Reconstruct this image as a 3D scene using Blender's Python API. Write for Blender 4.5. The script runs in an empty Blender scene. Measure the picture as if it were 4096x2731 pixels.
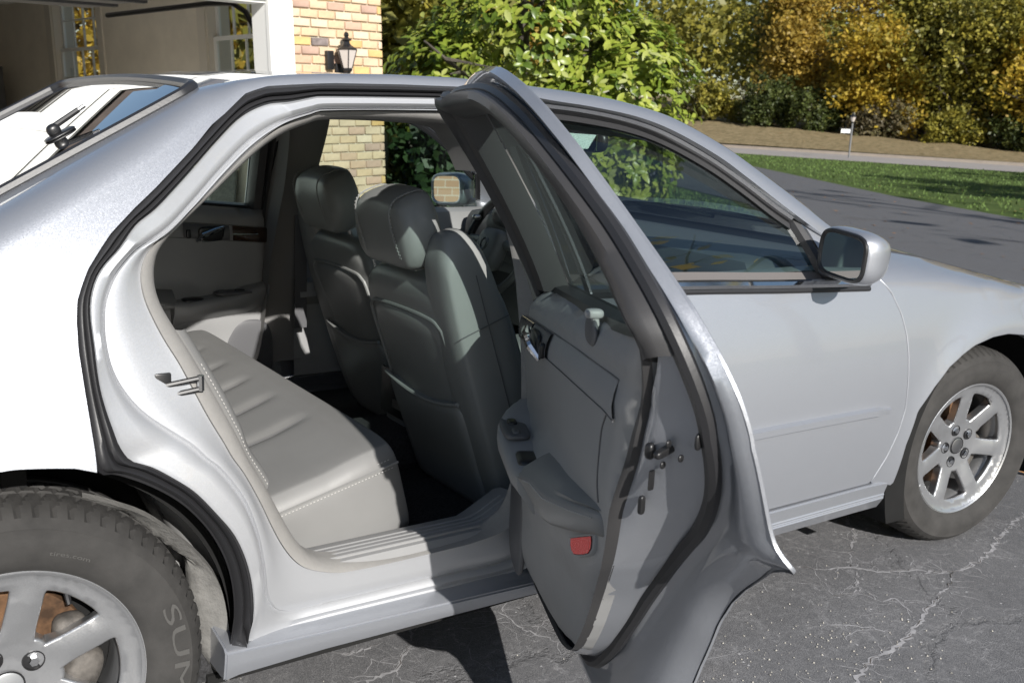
import bpy, bmesh, math, random
import numpy as np
from mathutils import Vector, Matrix
from mathutils.geometry import delaunay_2d_cdt

S = bpy.context.scene
COL = S.collection
R = math.radians
rnd = random.Random(7)
ip = np.interp

# ------------------------------------------------------------------ camera, sky, sun, exposure
cam_data = bpy.data.cameras.new("camera")
cam = bpy.data.objects.new("camera", cam_data)
COL.objects.link(cam)
S.camera = cam
cam_data.sensor_fit = 'HORIZONTAL'
cam_data.sensor_width = 36.0
cam_data.lens = 35.73
cam_data.clip_start = 0.05
cam_data.clip_end = 600
c_right = Vector((0.82269, -0.56661, 0.04613))
c_up = Vector((0.08713, 0.20587, 0.97469))
c_fwd = Vector((0.56177, 0.79785, -0.21873))
cam.matrix_world = Matrix(((c_right.x, c_up.x, -c_fwd.x, -0.2161),
                           (c_right.y, c_up.y, -c_fwd.y, -2.6086),
                           (c_right.z, c_up.z, -c_fwd.z, 1.3285),
                           (0, 0, 0, 1)))
cam_data.dof.use_dof = True
cam_data.dof.focus_distance = 2.3
cam_data.dof.aperture_fstop = 9.0

SUN = Vector((-0.27, -1.90, 1.0)).normalized()          # towards the sun
elev = math.asin(SUN.z)
world = bpy.data.worlds.new("World")
S.world = world
world.use_nodes = True
wn = world.node_tree.nodes
wl = world.node_tree.links
bg = wn["Background"]
sky = wn.new("ShaderNodeTexSky")
sky.sky_type = 'NISHITA'
sky.sun_disc = False
sky.sun_elevation = elev
sky.sun_rotation = math.atan2(SUN.x, SUN.y)
sky.air_density = 1.0
sky.dust_density = 0.6
sky.ozone_density = 1.0
wl.new(sky.outputs[0], bg.inputs[0])
bg.inputs[1].default_value = 0.066

sun_data = bpy.data.lights.new("sun", 'SUN')
sun_data.energy = 4.9
sun_data.angle = R(0.53)
sun_data.color = (1.0, 0.965, 0.915)
sun = bpy.data.objects.new("sun", sun_data)
COL.objects.link(sun)
sun.rotation_euler = (-SUN).to_track_quat('-Z', 'Y').to_euler()
sun.location = SUN * 50

S.view_settings.view_transform = 'Standard'
S.view_settings.look = 'None'
S.view_settings.exposure = 0.50
S.view_settings.gamma = 1.0
S.view_settings.use_curve_mapping = False
S.render.engine = 'CYCLES'
S.cycles.max_bounces = 10
S.cycles.transparent_max_bounces = 16

# ------------------------------------------------------------------ materials
MATS = {}
def new_mat(name):
    m = bpy.data.materials.new(name)
    m.use_nodes = True
    MATS[name] = m
    return m, m.node_tree.nodes, m.node_tree.links, m.node_tree.nodes["Principled BSDF"]

def setp(b, **k):
    al = dict(base="Base Color", rough="Roughness", metal="Metallic", coat="Coat Weight", coatr="Coat Roughness",
              spec="Specular IOR Level", trans="Transmission Weight", ior="IOR", sheen="Sheen Weight", sub="Subsurface Weight")
    for a, v in k.items():
        if a == 'base' and len(v) == 3:
            v = (*v, 1)
        b.inputs[al[a]].default_value = v

def noise(n, l, scale, detail=4, rough=0.6, dist=0.0, coord='Object', vec=None):
    t = n.new("ShaderNodeTexNoise")
    t.inputs["Scale"].default_value = scale
    t.inputs["Detail"].default_value = detail
    t.inputs["Roughness"].default_value = rough
    t.inputs["Distortion"].default_value = dist
    if vec is None:
        c = n.new("ShaderNodeTexCoord")
        vec = c.outputs[coord]
    l.new(vec, t.inputs["Vector"])
    return t

def ramp(n, l, src, stops):
    r = n.new("ShaderNodeValToRGB")
    e = r.color_ramp.elements
    while len(e) < len(stops):
        e.new(0.5)
    for el, (p, c) in zip(e, stops):
        el.position = p
        el.color = (*c, 1) if len(c) == 3 else c
    l.new(src, r.inputs[0])
    return r

def bump(n, l, b, src, strength, dist=0.002):
    bp = n.new("ShaderNodeBump")
    bp.inputs["Strength"].default_value = strength
    bp.inputs["Distance"].default_value = dist
    l.new(src, bp.inputs["Height"])
    l.new(bp.outputs[0], b.inputs["Normal"])
    return bp

def plain(name, base, rough=0.5, metal=0.0, nscale=0, namp=0.15, bscale=0, bstr=0.2, bdist=0.001, **k):
    m, n, l, b = new_mat(name)
    setp(b, base=base, rough=rough, metal=metal, **k)
    if nscale:
        t = noise(n, l, nscale)
        lo = tuple(max(0, c * (1 - namp)) for c in base)
        hi = tuple(min(1, c * (1 + namp)) for c in base)
        r = ramp(n, l, t.outputs[0], [(0.3, lo), (0.7, hi)])
        l.new(r.outputs[0], b.inputs["Base Color"])
    if bscale:
        t2 = noise(n, l, bscale, detail=3)
        bump(n, l, b, t2.outputs[0], bstr, bdist)
    return m

def paint(name, base, rough=0.42, metal=0.55, flake=0.045):
    m, n, l, b = new_mat(name)
    setp(b, base=base, rough=rough, metal=metal, coat=1.0, coatr=0.03)
    c = n.new("ShaderNodeTexCoord")
    v = n.new("ShaderNodeTexVoronoi")
    v.inputs["Scale"].default_value = 700
    l.new(c.outputs["Object"], v.inputs["Vector"])
    sub = n.new("ShaderNodeVectorMath"); sub.operation = 'SUBTRACT'
    sub.inputs[1].default_value = (0.5, 0.5, 0.5)
    l.new(v.outputs["Color"], sub.inputs[0])
    mul = n.new("ShaderNodeVectorMath"); mul.operation = 'SCALE'
    mul.inputs["Scale"].default_value = flake * 2
    l.new(sub.outputs[0], mul.inputs[0])
    g = n.new("ShaderNodeNewGeometry")
    add = n.new("ShaderNodeVectorMath"); add.operation = 'ADD'
    l.new(g.outputs["Normal"], add.inputs[0]); l.new(mul.outputs[0], add.inputs[1])
    nor = n.new("ShaderNodeVectorMath"); nor.operation = 'NORMALIZE'
    l.new(add.outputs[0], nor.inputs[0])
    l.new(nor.outputs[0], b.inputs["Normal"])
    l.new(g.outputs["Normal"], b.inputs["Coat Normal"])
    # faint dust
    t = noise(n, l, 2.2, detail=6)
    lo = tuple(c_ * 0.96 for c_ in base)
    r = ramp(n, l, t.outputs[0], [(0.3, lo), (0.7, base)])
    l.new(r.outputs[0], b.inputs["Base Color"])
    return m

def thin_glass(name, tint, refl=1.0, rough=0.0):
    m, n, l, b = new_mat(name)
    out = n["Material Output"]
    n.remove(b)
    tr = n.new("ShaderNodeBsdfTransparent"); tr.inputs[0].default_value = (*tint, 1)
    gl = n.new("ShaderNodeBsdfGlossy"); gl.inputs["Roughness"].default_value = rough
    fr = n.new("ShaderNodeFresnel"); fr.inputs["IOR"].default_value = 1.5
    ge = n.new("ShaderNodeNewGeometry")
    ir = n.new("ShaderNodeMapRange"); ir.inputs[3].default_value = 1.5; ir.inputs[4].default_value = 1 / 1.5
    l.new(ge.outputs["Backfacing"], ir.inputs[0]); l.new(ir.outputs[0], fr.inputs["IOR"])
    # two faces of one pane: R = 2F / (1 + F)
    p1 = n.new("ShaderNodeMath"); p1.operation = 'ADD'; p1.inputs[1].default_value = 1.0
    l.new(fr.outputs[0], p1.inputs[0])
    dv = n.new("ShaderNodeMath"); dv.operation = 'DIVIDE'
    l.new(fr.outputs[0], dv.inputs[0]); l.new(p1.outputs[0], dv.inputs[1])
    mu = n.new("ShaderNodeMath"); mu.operation = 'MULTIPLY'; mu.inputs[1].default_value = 2.0 * refl; mu.use_clamp = True
    l.new(dv.outputs[0], mu.inputs[0])
    mx = n.new("ShaderNodeMixShader")
    l.new(mu.outputs[0], mx.inputs[0]); l.new(tr.outputs[0], mx.inputs[1]); l.new(gl.outputs[0], mx.inputs[2])
    l.new(mx.outputs[0], out.inputs[0])
    return m

M_PAINT = paint("silver_paint", (0.395, 0.411, 0.446), rough=.42, metal=.62)
M_JAMB = paint("silver_jamb_paint", (0.50, 0.510, 0.530), rough=0.45, metal=0.5, flake=.03)
M_RUBBER = plain("black_rubber", (0.022, 0.022, 0.024), 0.42, bscale=160, bstr=0.15)
M_BLACK = plain("black_plastic", (0.015, 0.015, 0.016), 0.35)
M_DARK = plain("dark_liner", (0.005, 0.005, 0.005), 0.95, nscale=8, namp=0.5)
M_LINER = plain("grey_wheel_liner", (0.145, 0.142, 0.135), 0.95, nscale=30, namp=0.18, bscale=120, bstr=0.7, bdist=0.003)
M_CLOTH = plain("grey_cloth_trim", (0.27, 0.262, 0.25), 0.95, nscale=60, namp=0.05, bscale=500, bstr=0.4)
M_LEATHER = plain("grey_leather", (0.20, 0.199, 0.195), 0.46, nscale=5, namp=0.05, bscale=350, bstr=0.18, spec=0.45)
M_LEATHER2 = plain("grey_seat_leather", (0.235, 0.242, 0.235), 0.40, nscale=5, namp=0.06, bscale=350, bstr=0.15, spec=0.45)
M_PLASTIC = plain("grey_trim_plastic", (0.27, 0.27, 0.27), 0.52, nscale=3, namp=.05, bscale=210, bstr=0.22)
M_FRAME = plain("black_grey_frame", (0.042, 0.041, 0.042), 0.45, bscale=300, bstr=0.1)
M_PLASTIC2 = plain("dark_grey_plastic", (0.10, 0.10, 0.105), 0.5, bscale=420, bstr=0.12)
M_HEAD = plain("grey_headliner", (0.20, 0.195, 0.19), 0.95)
M_CARPET = plain("dark_carpet", (0.03, 0.03, 0.032), 1.0, nscale=120, namp=0.6, bscale=300, bstr=1.0, bdist=0.004)
M_CHROME = plain("chrome", (0.78, 0.79, 0.80), 0.07, 1.0)
M_STEEL = plain("steel", (0.45, 0.45, 0.45), 0.3, 1.0)
M_ALLOY = paint("alloy_wheel_paint", (0.47, 0.477, 0.49), rough=0.32, metal=0.78, flake=0.05)
M_RUST = plain("rusty_iron", (0.15, 0.080, 0.040), 0.8, 0.3, nscale=18, namp=0.7, bscale=60, bstr=0.6)
M_CALIPER = plain("cast_iron_grey", (0.11, 0.10, 0.09), 0.7, 0.3, nscale=40, namp=0.45, bscale=90, bstr=0.5)
M_RED = plain("red_reflector", (0.92, 0.02, 0.022), 0.18, bscale=0)
M_STITCH = plain("pale_stitching", (0.46, 0.45, 0.43), 0.8)
M_WOOD = plain("dark_gloss_wood", (0.035, 0.018, 0.010), 0.08, coat=1.0, nscale=14, namp=0.7)
M_MIRROR = plain("mirror_glass", (0.86, 0.88, 0.88), 0.01, 1.0)
M_TINT = thin_glass("tinted_window_glass", (0.56, 0.68, 0.65), 1.25)
M_CLEAR = thin_glass("clear_window_glass", (0.90, 0.92, 0.91))
M_REARGL = thin_glass("rear_window_glass", (0.30, 0.34, 0.33), 1.6)
M_AMBER = plain("amber_lens", (0.75, 0.16, 0.01), 0.2)

# tyre: dusty dark rubber
m, n, l, b = new_mat("tyre_rubber")
setp(b, rough=0.82, spec=0.3)
t = noise(n, l, 14, detail=8)
r_ = ramp(n, l, t.outputs[0], [(0.3, (0.030, 0.029, 0.028)), (0.7, (0.050, 0.048, 0.046))])
l.new(r_.outputs[0], b.inputs["Base Color"])
t2 = noise(n, l, 220, detail=3)
bump(n, l, b, t2.outputs[0], 0.25, 0.001)
M_TYRE = m

# red reflector: fine ribbed relief
m = M_RED; n = m.node_tree.nodes; l = m.node_tree.links; b = n["Principled BSDF"]
c = n.new("ShaderNodeTexCoord")
w = n.new("ShaderNodeTexWave"); w.inputs["Scale"].default_value = 110; w.bands_direction = 'DIAGONAL'
l.new(c.outputs["Object"], w.inputs["Vector"])
bump(n, l, b, w.outputs[0], 0.5, 0.001)

# ------------------------------------------------------------------ object helpers
def tag(o, label=None, cat=None, group=None, kind=None):
    if label: o["label"] = label
    if cat: o["category"] = cat
    if group: o["group"] = group
    if kind: o["kind"] = kind
    return o

def empty(name, loc=(0, 0, 0), parent=None):
    o = bpy.data.objects.new(name, None)
    o.empty_display_size = 0.2
    o.location = loc
    COL.objects.link(o)
    if parent: o.parent = parent
    return o

def mk(name, V, F, mat, parent=None, smooth=True, sharp=38, normals=None):
    me = bpy.data.meshes.new(name)
    me.from_pydata([tuple(v) for v in V], [], [tuple(f) for f in F])
    me.update()
    if mat is not None:
        for mm in (mat if isinstance(mat, (list, tuple)) else [mat]):
            me.materials.append(mm)
    if smooth:
        me.polygons.foreach_set("use_smooth", [True] * len(me.polygons))
        if normals is not None:
            me.normals_split_custom_set_from_vertices([tuple(q) for q in normals])
        elif sharp:
            me.set_sharp_from_angle(angle=R(sharp))
    o = bpy.data.objects.new(name, me)
    COL.objects.link(o)
    if parent: o.parent = parent
    return o

def reuse(src, name=None, parent=None):
    o = src.copy()
    if name: o.name = name
    COL.objects.link(o)
    if parent: o.parent = parent
    return o

class MB:
    """collects pieces of ONE part"""
    def __init__(s): s.V = []; s.F = []
    def add(s, V, F, M=None):
        b0 = len(s.V)
        for v in V:
            v = Vector(v)
            s.V.append(M @ v if M is not None else v)
        for f in F: s.F.append([i + b0 for i in f])
        return s
    def box(s, lo, hi, M=None, bev=0.0):
        V, F = boxg(lo, hi, bev)
        return s.add(V, F, M)
    def tube(s, pts, r, n=8, closed=False, M=None, cap=True):
        V, F = tubeg(pts, r, n, closed, cap)
        return s.add(V, F, M)
    def lathe(s, prof, n=24, M=None, ang=None):
        V, F = latheg(prof, n)
        return s.add(V, F, M)
    def build(s, name, mat, parent=None, smooth=True, sharp=38):
        return mk(name, s.V, s.F, mat, parent, smooth, sharp)

_bev_cache = {}
def boxg(lo, hi, bev=0.0):
    (x0, y0, z0), (x1, y1, z1) = lo, hi
    if bev <= 0:
        V = [(x0, y0, z0), (x1, y0, z0), (x1, y1, z0), (x0, y1, z0), (x0, y0, z1), (x1, y0, z1), (x1, y1, z1), (x0, y1, z1)]
        F = [(0, 3, 2, 1), (4, 5, 6, 7), (0, 1, 5, 4), (1, 2, 6, 5), (2, 3, 7, 6), (3, 0, 4, 7)]
        return V, F
    bm = bmesh.new()
    bmesh.ops.create_cube(bm, size=1)
    for v in bm.verts:
        v.co = Vector(((x0 + x1) / 2 + v.co.x * (x1 - x0), (y0 + y1) / 2 + v.co.y * (y1 - y0), (z0 + z1) / 2 + v.co.z * (z1 - z0)))
    bmesh.ops.bevel(bm, geom=list(bm.edges), offset=bev, segments=2, profile=0.5, affect='EDGES', clamp_overlap=True)
    bm.verts.ensure_lookup_table()
    V = [tuple(v.co) for v in bm.verts]
    F = [[v.index for v in f.verts] for f in bm.faces]
    bm.free()
    return V, F

def latheg(prof, n=24):
    """prof: list of (r, h); axis +Z"""
    V, F = [], []
    k = len(prof)
    for i in range(n):
        a = 2 * math.pi * i / n
        for r, h in prof: V.append((r * math.cos(a), r * math.sin(a), h))
    for i in range(n):
        j = (i + 1) % n
        for q in range(k - 1):
            F.append((i * k + q, j * k + q, j * k + q + 1, i * k + q + 1))
    return V, F

def tubeg(pts, r, n=8, closed=False, cap=True):
    pts = [Vector(p) for p in pts]
    N = len(pts)
    V, F = [], []
    up = None
    for i, p in enumerate(pts):
        a = pts[(i - 1) % N] if (closed or i > 0) else pts[i]
        b = pts[(i + 1) % N] if (closed or i < N - 1) else pts[i]
        t = (b - a)
        if t.length < 1e-9: t = Vector((0, 0, 1))
        t.normalize()
        if up is None:
            up = Vector((0, 0, 1)) if abs(t.z) < 0.9 else Vector((1, 0, 0))
        u = (up - t * up.dot(t))
        if u.length < 1e-6: u = t.orthogonal()
        u.normalize(); up = u
        w = t.cross(u)
        rr = r[i] if isinstance(r, (list, tuple)) else r
        for q in range(n):
            an = 2 * math.pi * q / n
            V.append(p + (u * math.cos(an) + w * math.sin(an)) * rr)
    for i in range(N if closed else N - 1):
        j = (i + 1) % N
        for q in range(n):
            q2 = (q + 1) % n
            F.append((i * n + q, i * n + q2, j * n + q2, j * n + q))
    if cap and not closed:
        F.append([q for q in range(n)][::-1])
        F.append([(N - 1) * n + q for q in range(n)])
    return V, F

def tube(name, pts, r, mat, parent=None, n=8, closed=False):
    V, F = tubeg(pts, r, n, closed)
    return mk(name, V, F, mat, parent)

def cat(pts, per=6, closed=False):
    """Catmull-Rom"""
    P = [np.array(p, float) for p in pts]
    N = len(P); out = []
    for i in range(N if closed else N - 1):
        p0 = P[(i - 1) % N] if (closed or i > 0) else 2 * P[0] - P[1]
        p1 = P[i]; p2 = P[(i + 1) % N]
        p3 = P[(i + 2) % N] if (closed or i + 2 < N) else 2 * P[-1] - P[-2]
        for k in range(per):
            t = k / per
            out.append(0.5 * (2 * p1 + (p2 - p0) * t + (2 * p0 - 5 * p1 + 4 * p2 - p3) * t * t + (3 * p1 - p0 - 3 * p2 + p3) * t ** 3))
    if not closed: out.append(P[-1])
    return np.array(out)

def resamp(pts, step=None, n=None, closed=False):
    P = np.array(pts, float)
    if closed: P = np.vstack([P, P[:1]])
    d = np.linalg.norm(np.diff(P, axis=0), axis=1)
    s = np.concatenate([[0], np.cumsum(d)])
    if n is None: n = max(2, int(round(s[-1] / step)) + 1)
    t = np.linspace(0, s[-1], n + 1 if closed else n)
    if closed: t = t[:-1]
    return np.stack([np.interp(t, s, P[:, k]) for k in range(P.shape[1])], 1)

def inpoly(P, poly):
    x, y = P[:, 0], P[:, 1]
    c = np.zeros(len(P), bool)
    q = np.asarray(poly)
    j = len(q) - 1
    for i in range(len(q)):
        xi, yi = q[i]; xj, yj = q[j]
        cond = ((yi > y) != (yj > y)) & (x < (xj - xi) * (y - yi) / (yj - yi + 1e-15) + xi)
        c ^= cond
        j = i
    return c

def bdist(P, poly):
    q = np.asarray(poly); a = q; b = np.roll(q, -1, 0)
    best = np.full(len(P), 1e9)
    for A, B in zip(a, b):
        ab = B - A
        t = np.clip(((P - A) @ ab) / (ab @ ab + 1e-15), 0, 1)
        best = np.minimum(best, np.linalg.norm(P - (A + t[:, None] * ab), axis=1))
    return best

def tri2d(outline, holes=(), step=0.02, bstep=None):
    loops = [resamp(outline, bstep or step, closed=True)] + [resamp(h, bstep or step, closed=True) for h in holes]
    lo = loops[0].min(0); hi = loops[0].max(0)
    gx = np.arange(lo[0] + step / 2, hi[0], step); gy = np.arange(lo[1] + step / 2, hi[1], step)
    G = np.array(np.meshgrid(gx, gy)).reshape(2, -1).T
    keep = inpoly(G, loops[0])
    for h in loops[1:]: keep &= ~inpoly(G, h)
    G = G[keep]
    for lp in loops:
        if len(G): G = G[bdist(G, lp) > step * 0.45]
    verts = []; edges = []
    for lp in loops:
        b0 = len(verts)
        verts += [Vector(p) for p in lp]
        edges += [(b0 + i, b0 + (i + 1) % len(lp)) for i in range(len(lp))]
    nb = len(verts)
    verts += [Vector(p) for p in G]
    vo, eo, fo, ov, oe, of = delaunay_2d_cdt(verts, edges, [], 0, 1e-7)
    V = np.array([(v.x, v.y) for v in vo])
    Ft = np.array([f for f in fo if len(f) == 3])
    cen = V[Ft].mean(1)
    k = inpoly(cen, loops[0])
    for h in loops[1:]: k &= ~inpoly(cen, h)
    Ft = Ft[k]
    # boundary loops -> new indices
    back = {}
    for i, lst in enumerate(ov):
        for q in lst: back[q] = i
    bl = []; b0 = 0
    for lp in loops:
        bl.append([back[b0 + i] for i in range(len(lp))]); b0 += len(lp)
    return V, Ft, bl

def surf(name, outline, fn, mat, parent=None, holes=(), step=0.02, bstep=None, ref=(0, -1, 0), thick=0.0, bev=0.0, mir=False, both=False):
    """trimmed analytic surface: fn(u, v) -> (x, y, z); rim turned in by thick along the inner normal"""
    V2, Ft, bl = tri2d(outline, holes, step, bstep)
    P = np.array([fn(u, v) for u, v in V2]); e = 1e-4
    Pu = np.array([fn(u + e, v) for u, v in V2]) - np.array([fn(u - e, v) for u, v in V2])
    Pv = np.array([fn(u, v + e) for u, v in V2]) - np.array([fn(u, v - e) for u, v in V2])
    N = np.cross(Pu, Pv); N /= (np.linalg.norm(N, axis=1)[:, None] + 1e-12)
    rf = np.array(ref, float)
    flip = (N @ rf) < 0
    if flip.mean() > 0.5: N = -N
    if mir:
        P[:, 1] *= -1; N[:, 1] *= -1
    F = []
    for a, b_, c_ in Ft:
        fnm = np.cross(P[b_] - P[a], P[c_] - P[a])
        F.append((a, b_, c_) if fnm @ N[a] > 0 else (a, c_, b_))
    V = [tuple(p) for p in P]; NN = [tuple(q) for q in N]
    if thick > 0:
        for lp in bl:
            m_ = len(lp)
            pts = P[lp]; nn = N[lp]
            tang = np.roll(pts, -1, 0) - np.roll(pts, 1, 0)
            out = np.cross(tang, nn); out /= (np.linalg.norm(out, axis=1)[:, None] + 1e-12)
            # orient away from the sheet
            cen = P.mean(0)
            used = set(lp)
            a0 = [f for f in F if f[0] in used or f[1] in used or f[2] in used]
            # decide orientation with the first triangle touching the loop
            ok = 0
            for f in a0[:60]:
                tri = P[list(f)].mean(0)
                for idx in f:
                    if idx in used:
                        i = lp.index(idx); ok += 1 if (tri - pts[i]) @ out[i] < 0 else -1
            if ok < 0: out = -out
            rows = []
            if bev > 0:
                for a in (0, 0.5, 1.0):
                    th = a * math.pi / 2
                    rows.append((pts + out * bev * math.sin(th) - nn * bev * (1 - math.cos(th)), nn * math.cos(th) + out * math.sin(th)))
            else:
                rows.append((pts, out))
            rows.append((rows[-1][0] - nn * thick, out))
            b0 = len(V)
            for pp, qq in rows:
                V += [tuple(p) for p in pp]; NN += [tuple(q) for q in qq]
            for rI in range(len(rows) - 1):
                for i in range(m_):
                    j = (i + 1) % m_
                    a, b_, c_, d_ = b0 + rI * m_ + i, b0 + rI * m_ + j, b0 + (rI + 1) * m_ + j, b0 + (rI + 1) * m_ + i
                    fnm = np.cross(np.array(V[b_]) - np.array(V[a]), np.array(V[d_]) - np.array(V[a]))
                    F.append((a, b_, c_, d_) if fnm @ np.array(NN[d_]) > 0 else (a, d_, c_, b_))
    return mk(name, V, F, mat, parent, True, None, NN)

def loft(name, loops, mat, parent=None, closed=False, sharp=38, flip=False, mir=False, cap=False, mats=None):
    L_ = [np.array(q, float) for q in loops]
    n_ = len(L_[0]); V = []
    for q in L_: V += [(p[0], -p[1] if mir else p[1], p[2]) for p in q]
    F = []; mi = []
    for a in range(len(L_) - 1):
        for i in range(n_ if closed else n_ - 1):
            j = (i + 1) % n_
            f = (a * n_ + i, a * n_ + j, (a + 1) * n_ + j, (a + 1) * n_ + i)
            F.append(f[::-1] if flip != mir else f); mi.append(a)
    if cap:
        F.append(list(range(n_))); F.append(list(range((len(L_) - 1) * n_, len(L_) * n_))[::-1])
    return mk(name, V, F, mat, parent, True, sharp)

def pillow(size, e=5.0, n=14, fn=None, loc=(0, 0, 0), rot=None):
    """rounded block (superellipsoid), optional deform fn(unit coords, point)"""
    bm = bmesh.new()
    bmesh.ops.create_cube(bm, size=2)
    bmesh.ops.subdivide_edges(bm, edges=list(bm.edges), cuts=n, use_grid_fill=True)
    ee = e if isinstance(e, (tuple, list)) else (e, e, e)
    V = []
    for v in bm.verts:
        x, y, z = v.co
        s = (abs(x) ** ee[0] + abs(y) ** ee[1] + abs(z) ** ee[2])
        k = s ** (-1.0 / max(ee))
        q = Vector((x * k * size[0] / 2, y * k * size[1] / 2, z * k * size[2] / 2))
        if fn: q = Vector(fn(Vector((x * k, y * k, z * k)), q))
        V.append(q)
    bm.verts.index_update()
    F = [[v.index for v in f.verts] for f in bm.faces]
    bm.free()
    M = Matrix.Translation(Vector(loc)) @ (rot.to_4x4() if rot is not None else Matrix.Identity(4))
    return [M @ v for v in V], F

_txt = {}
def text_geo(body, size=1.0, extrude=0.0, align='CENTER'):
    cu = bpy.data.curves.new("txt", 'FONT')
    cu.body = body; cu.size = size; cu.extrude = extrude
    cu.align_x = align; cu.align_y = 'CENTER'
    cu.resolution_u = 3
    o = bpy.data.objects.new("txt", cu)
    COL.objects.link(o)
    dg = bpy.context.evaluated_depsgraph_get(); dg.update()
    me = bpy.data.meshes.new_from_object(o.evaluated_get(dg))
    V = [tuple(v.co) for v in me.vertices]; F = [list(p.vertices) for p in me.polygons]
    bpy.data.objects.remove(o); bpy.data.curves.remove(cu); bpy.data.meshes.remove(me)
    return V, F
# ------------------------------------------------------------------ ground, drive, lawn, street, bank
def ground_mat(name, stops, scale, bscale, bstr, bdist_, rough=.95, second=None):
    m, n, l, b = new_mat(name)
    setp(b, rough=rough, spec=.2)
    t = noise(n, l, scale, detail=10, rough=.65)
    r = ramp(n, l, t.outputs[0], stops)
    l.new(r.outputs[0], b.inputs["Base Color"])
    t2 = noise(n, l, bscale, detail=6)
    bump(n, l, b, t2.outputs[0], bstr, bdist_)
    return m
M_LAWN = ground_mat("lawn_grass", [(.25, (.060, .095, .022)), (.5, (.085, .130, .032)), (.75, (.125, .160, .045))], 1.3, 90, .9, .04)
M_LEAFBED = ground_mat("leaf_litter", [(.3, (.12, .10, .05)), (.5, (.25, .195, .105)), (.72, (.38, .30, .18))], 3.2, 25, 1.0, .06)
M_STREET = ground_mat("pale_street", [(.3, (.27, .25, .235)), (.7, (.34, .315, .295))], .6, 60, .3, .01)
M_KERB = ground_mat("pale_kerb", [(.3, (.36, .31, .26)), (.7, (.44, .38, .32))], 2, 60, .3, .01)

# asphalt: dark sealed surface, ridged web of pale cracks, fine pale veins, grit
m, n, l, b = new_mat("cracked_asphalt")
tc = n.new("ShaderNodeTexCoord")
wp = noise(n, l, 1.6, detail=9, rough=.72, vec=tc.outputs["Object"])
sub = n.new("ShaderNodeVectorMath"); sub.operation = 'SUBTRACT'; sub.inputs[1].default_value = (.5, .5, .5); l.new(wp.outputs["Color"], sub.inputs[0])
sc = n.new("ShaderNodeVectorMath"); sc.operation = 'SCALE'; sc.inputs["Scale"].default_value = .42; l.new(sub.outputs[0], sc.inputs[0])
ad = n.new("ShaderNodeVectorMath"); ad.operation = 'ADD'; l.new(tc.outputs["Object"], ad.inputs[0]); l.new(sc.outputs[0], ad.inputs[1])
def cracks(scale, w0, w1, off=(0, 0, 0), warp=ad):
    mp = n.new("ShaderNodeVectorMath"); mp.operation = 'ADD'; mp.inputs[1].default_value = off; l.new(warp.outputs[0], mp.inputs[0])
    v = n.new("ShaderNodeTexVoronoi"); v.feature = 'DISTANCE_TO_EDGE'; v.inputs["Scale"].default_value = scale
    l.new(mp.outputs[0], v.inputs["Vector"])
    mr = n.new("ShaderNodeMapRange"); mr.inputs[1].default_value = w0; mr.inputs[2].default_value = w1; mr.inputs[3].default_value = 1; mr.inputs[4].default_value = 0
    l.new(v.outputs["Distance"], mr.inputs[0])
    return mr.outputs[0]
def mul(a, b_):
    q = n.new("ShaderNodeMath"); q.operation = 'MULTIPLY'
    for i, s_ in enumerate((a, b_)):
        if isinstance(s_, (int, float)): q.inputs[i].default_value = s_
        else: l.new(s_, q.inputs[i])
    return q.outputs[0]
def mx(a, b_):
    q = n.new("ShaderNodeMath"); q.operation = 'MAXIMUM'; l.new(a, q.inputs[0]); l.new(b_, q.inputs[1]); return q.outputs[0]
# finer warp for the small veins
wp2 = noise(n, l, 7, detail=8, rough=.75, vec=tc.outputs["Object"])
sub2 = n.new("ShaderNodeVectorMath"); sub2.operation = 'SUBTRACT'; sub2.inputs[1].default_value = (.5, .5, .5); l.new(wp2.outputs["Color"], sub2.inputs[0])
sc2 = n.new("ShaderNodeVectorMath"); sc2.operation = 'SCALE'; sc2.inputs["Scale"].default_value = .13; l.new(sub2.outputs[0], sc2.inputs[0])
ad2 = n.new("ShaderNodeVectorMath"); ad2.operation = 'ADD'; l.new(ad.outputs[0], ad2.inputs[0]); l.new(sc2.outputs[0], ad2.inputs[1])
big = cracks(.95, .002, .020, (.33, .1, 0), ad2)
halo = cracks(.95, .0, .085, (.33, .1, 0), ad2)
ms = noise(n, l, 2.3, detail=6, vec=tc.outputs["Object"])
msr = ramp(n, l, ms.outputs[0], [(.30, (.35, .35, .35)), (.58, (1, 1, 1))])
vein = mul(cracks(4.5, .0, .030, (1.3, .7, 0), ad2), msr.outputs[0])
vein2 = mul(cracks(10, .0, .05, (.2, .9, 0), ad2), msr.outputs[0])
fz = noise(n, l, 34, detail=8, rough=.8, vec=tc.outputs["Object"])
fzr = ramp(n, l, fz.outputs[0], [(.42, (0, 0, 0)), (.68, (1, 1, 1))])
allc = mx(mx(mul(big, .0), mul(mul(halo, fzr.outputs[0]), .30)), mx(mul(mul(vein, fzr.outputs[0]), 1.0), mul(mul(vein2, fzr.outputs[0]), .75)))
fz2 = noise(n, l, 75, detail=7, rough=.8, vec=ad2.outputs[0])
fz2r = ramp(n, l, fz2.outputs[0], [(.47, (0, 0, 0)), (.66, (1, 1, 1))])
hz = mul(fz2r.outputs[0], mul(msr.outputs[0], .42))
spk = n.new("ShaderNodeTexVoronoi"); spk.inputs["Scale"].default_value = 48; l.new(tc.outputs["Object"], spk.inputs["Vector"])
s1 = n.new("ShaderNodeMath"); s1.operation = 'LESS_THAN'; s1.inputs[1].default_value = .16; l.new(spk.outputs["Distance"], s1.inputs[0])
sr = n.new("ShaderNodeSeparateXYZ"); l.new(spk.outputs["Color"], sr.inputs[0])
s2 = n.new("ShaderNodeMath"); s2.operation = 'GREATER_THAN'; s2.inputs[1].default_value = .93; l.new(sr.outputs[0], s2.inputs[0])
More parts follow.
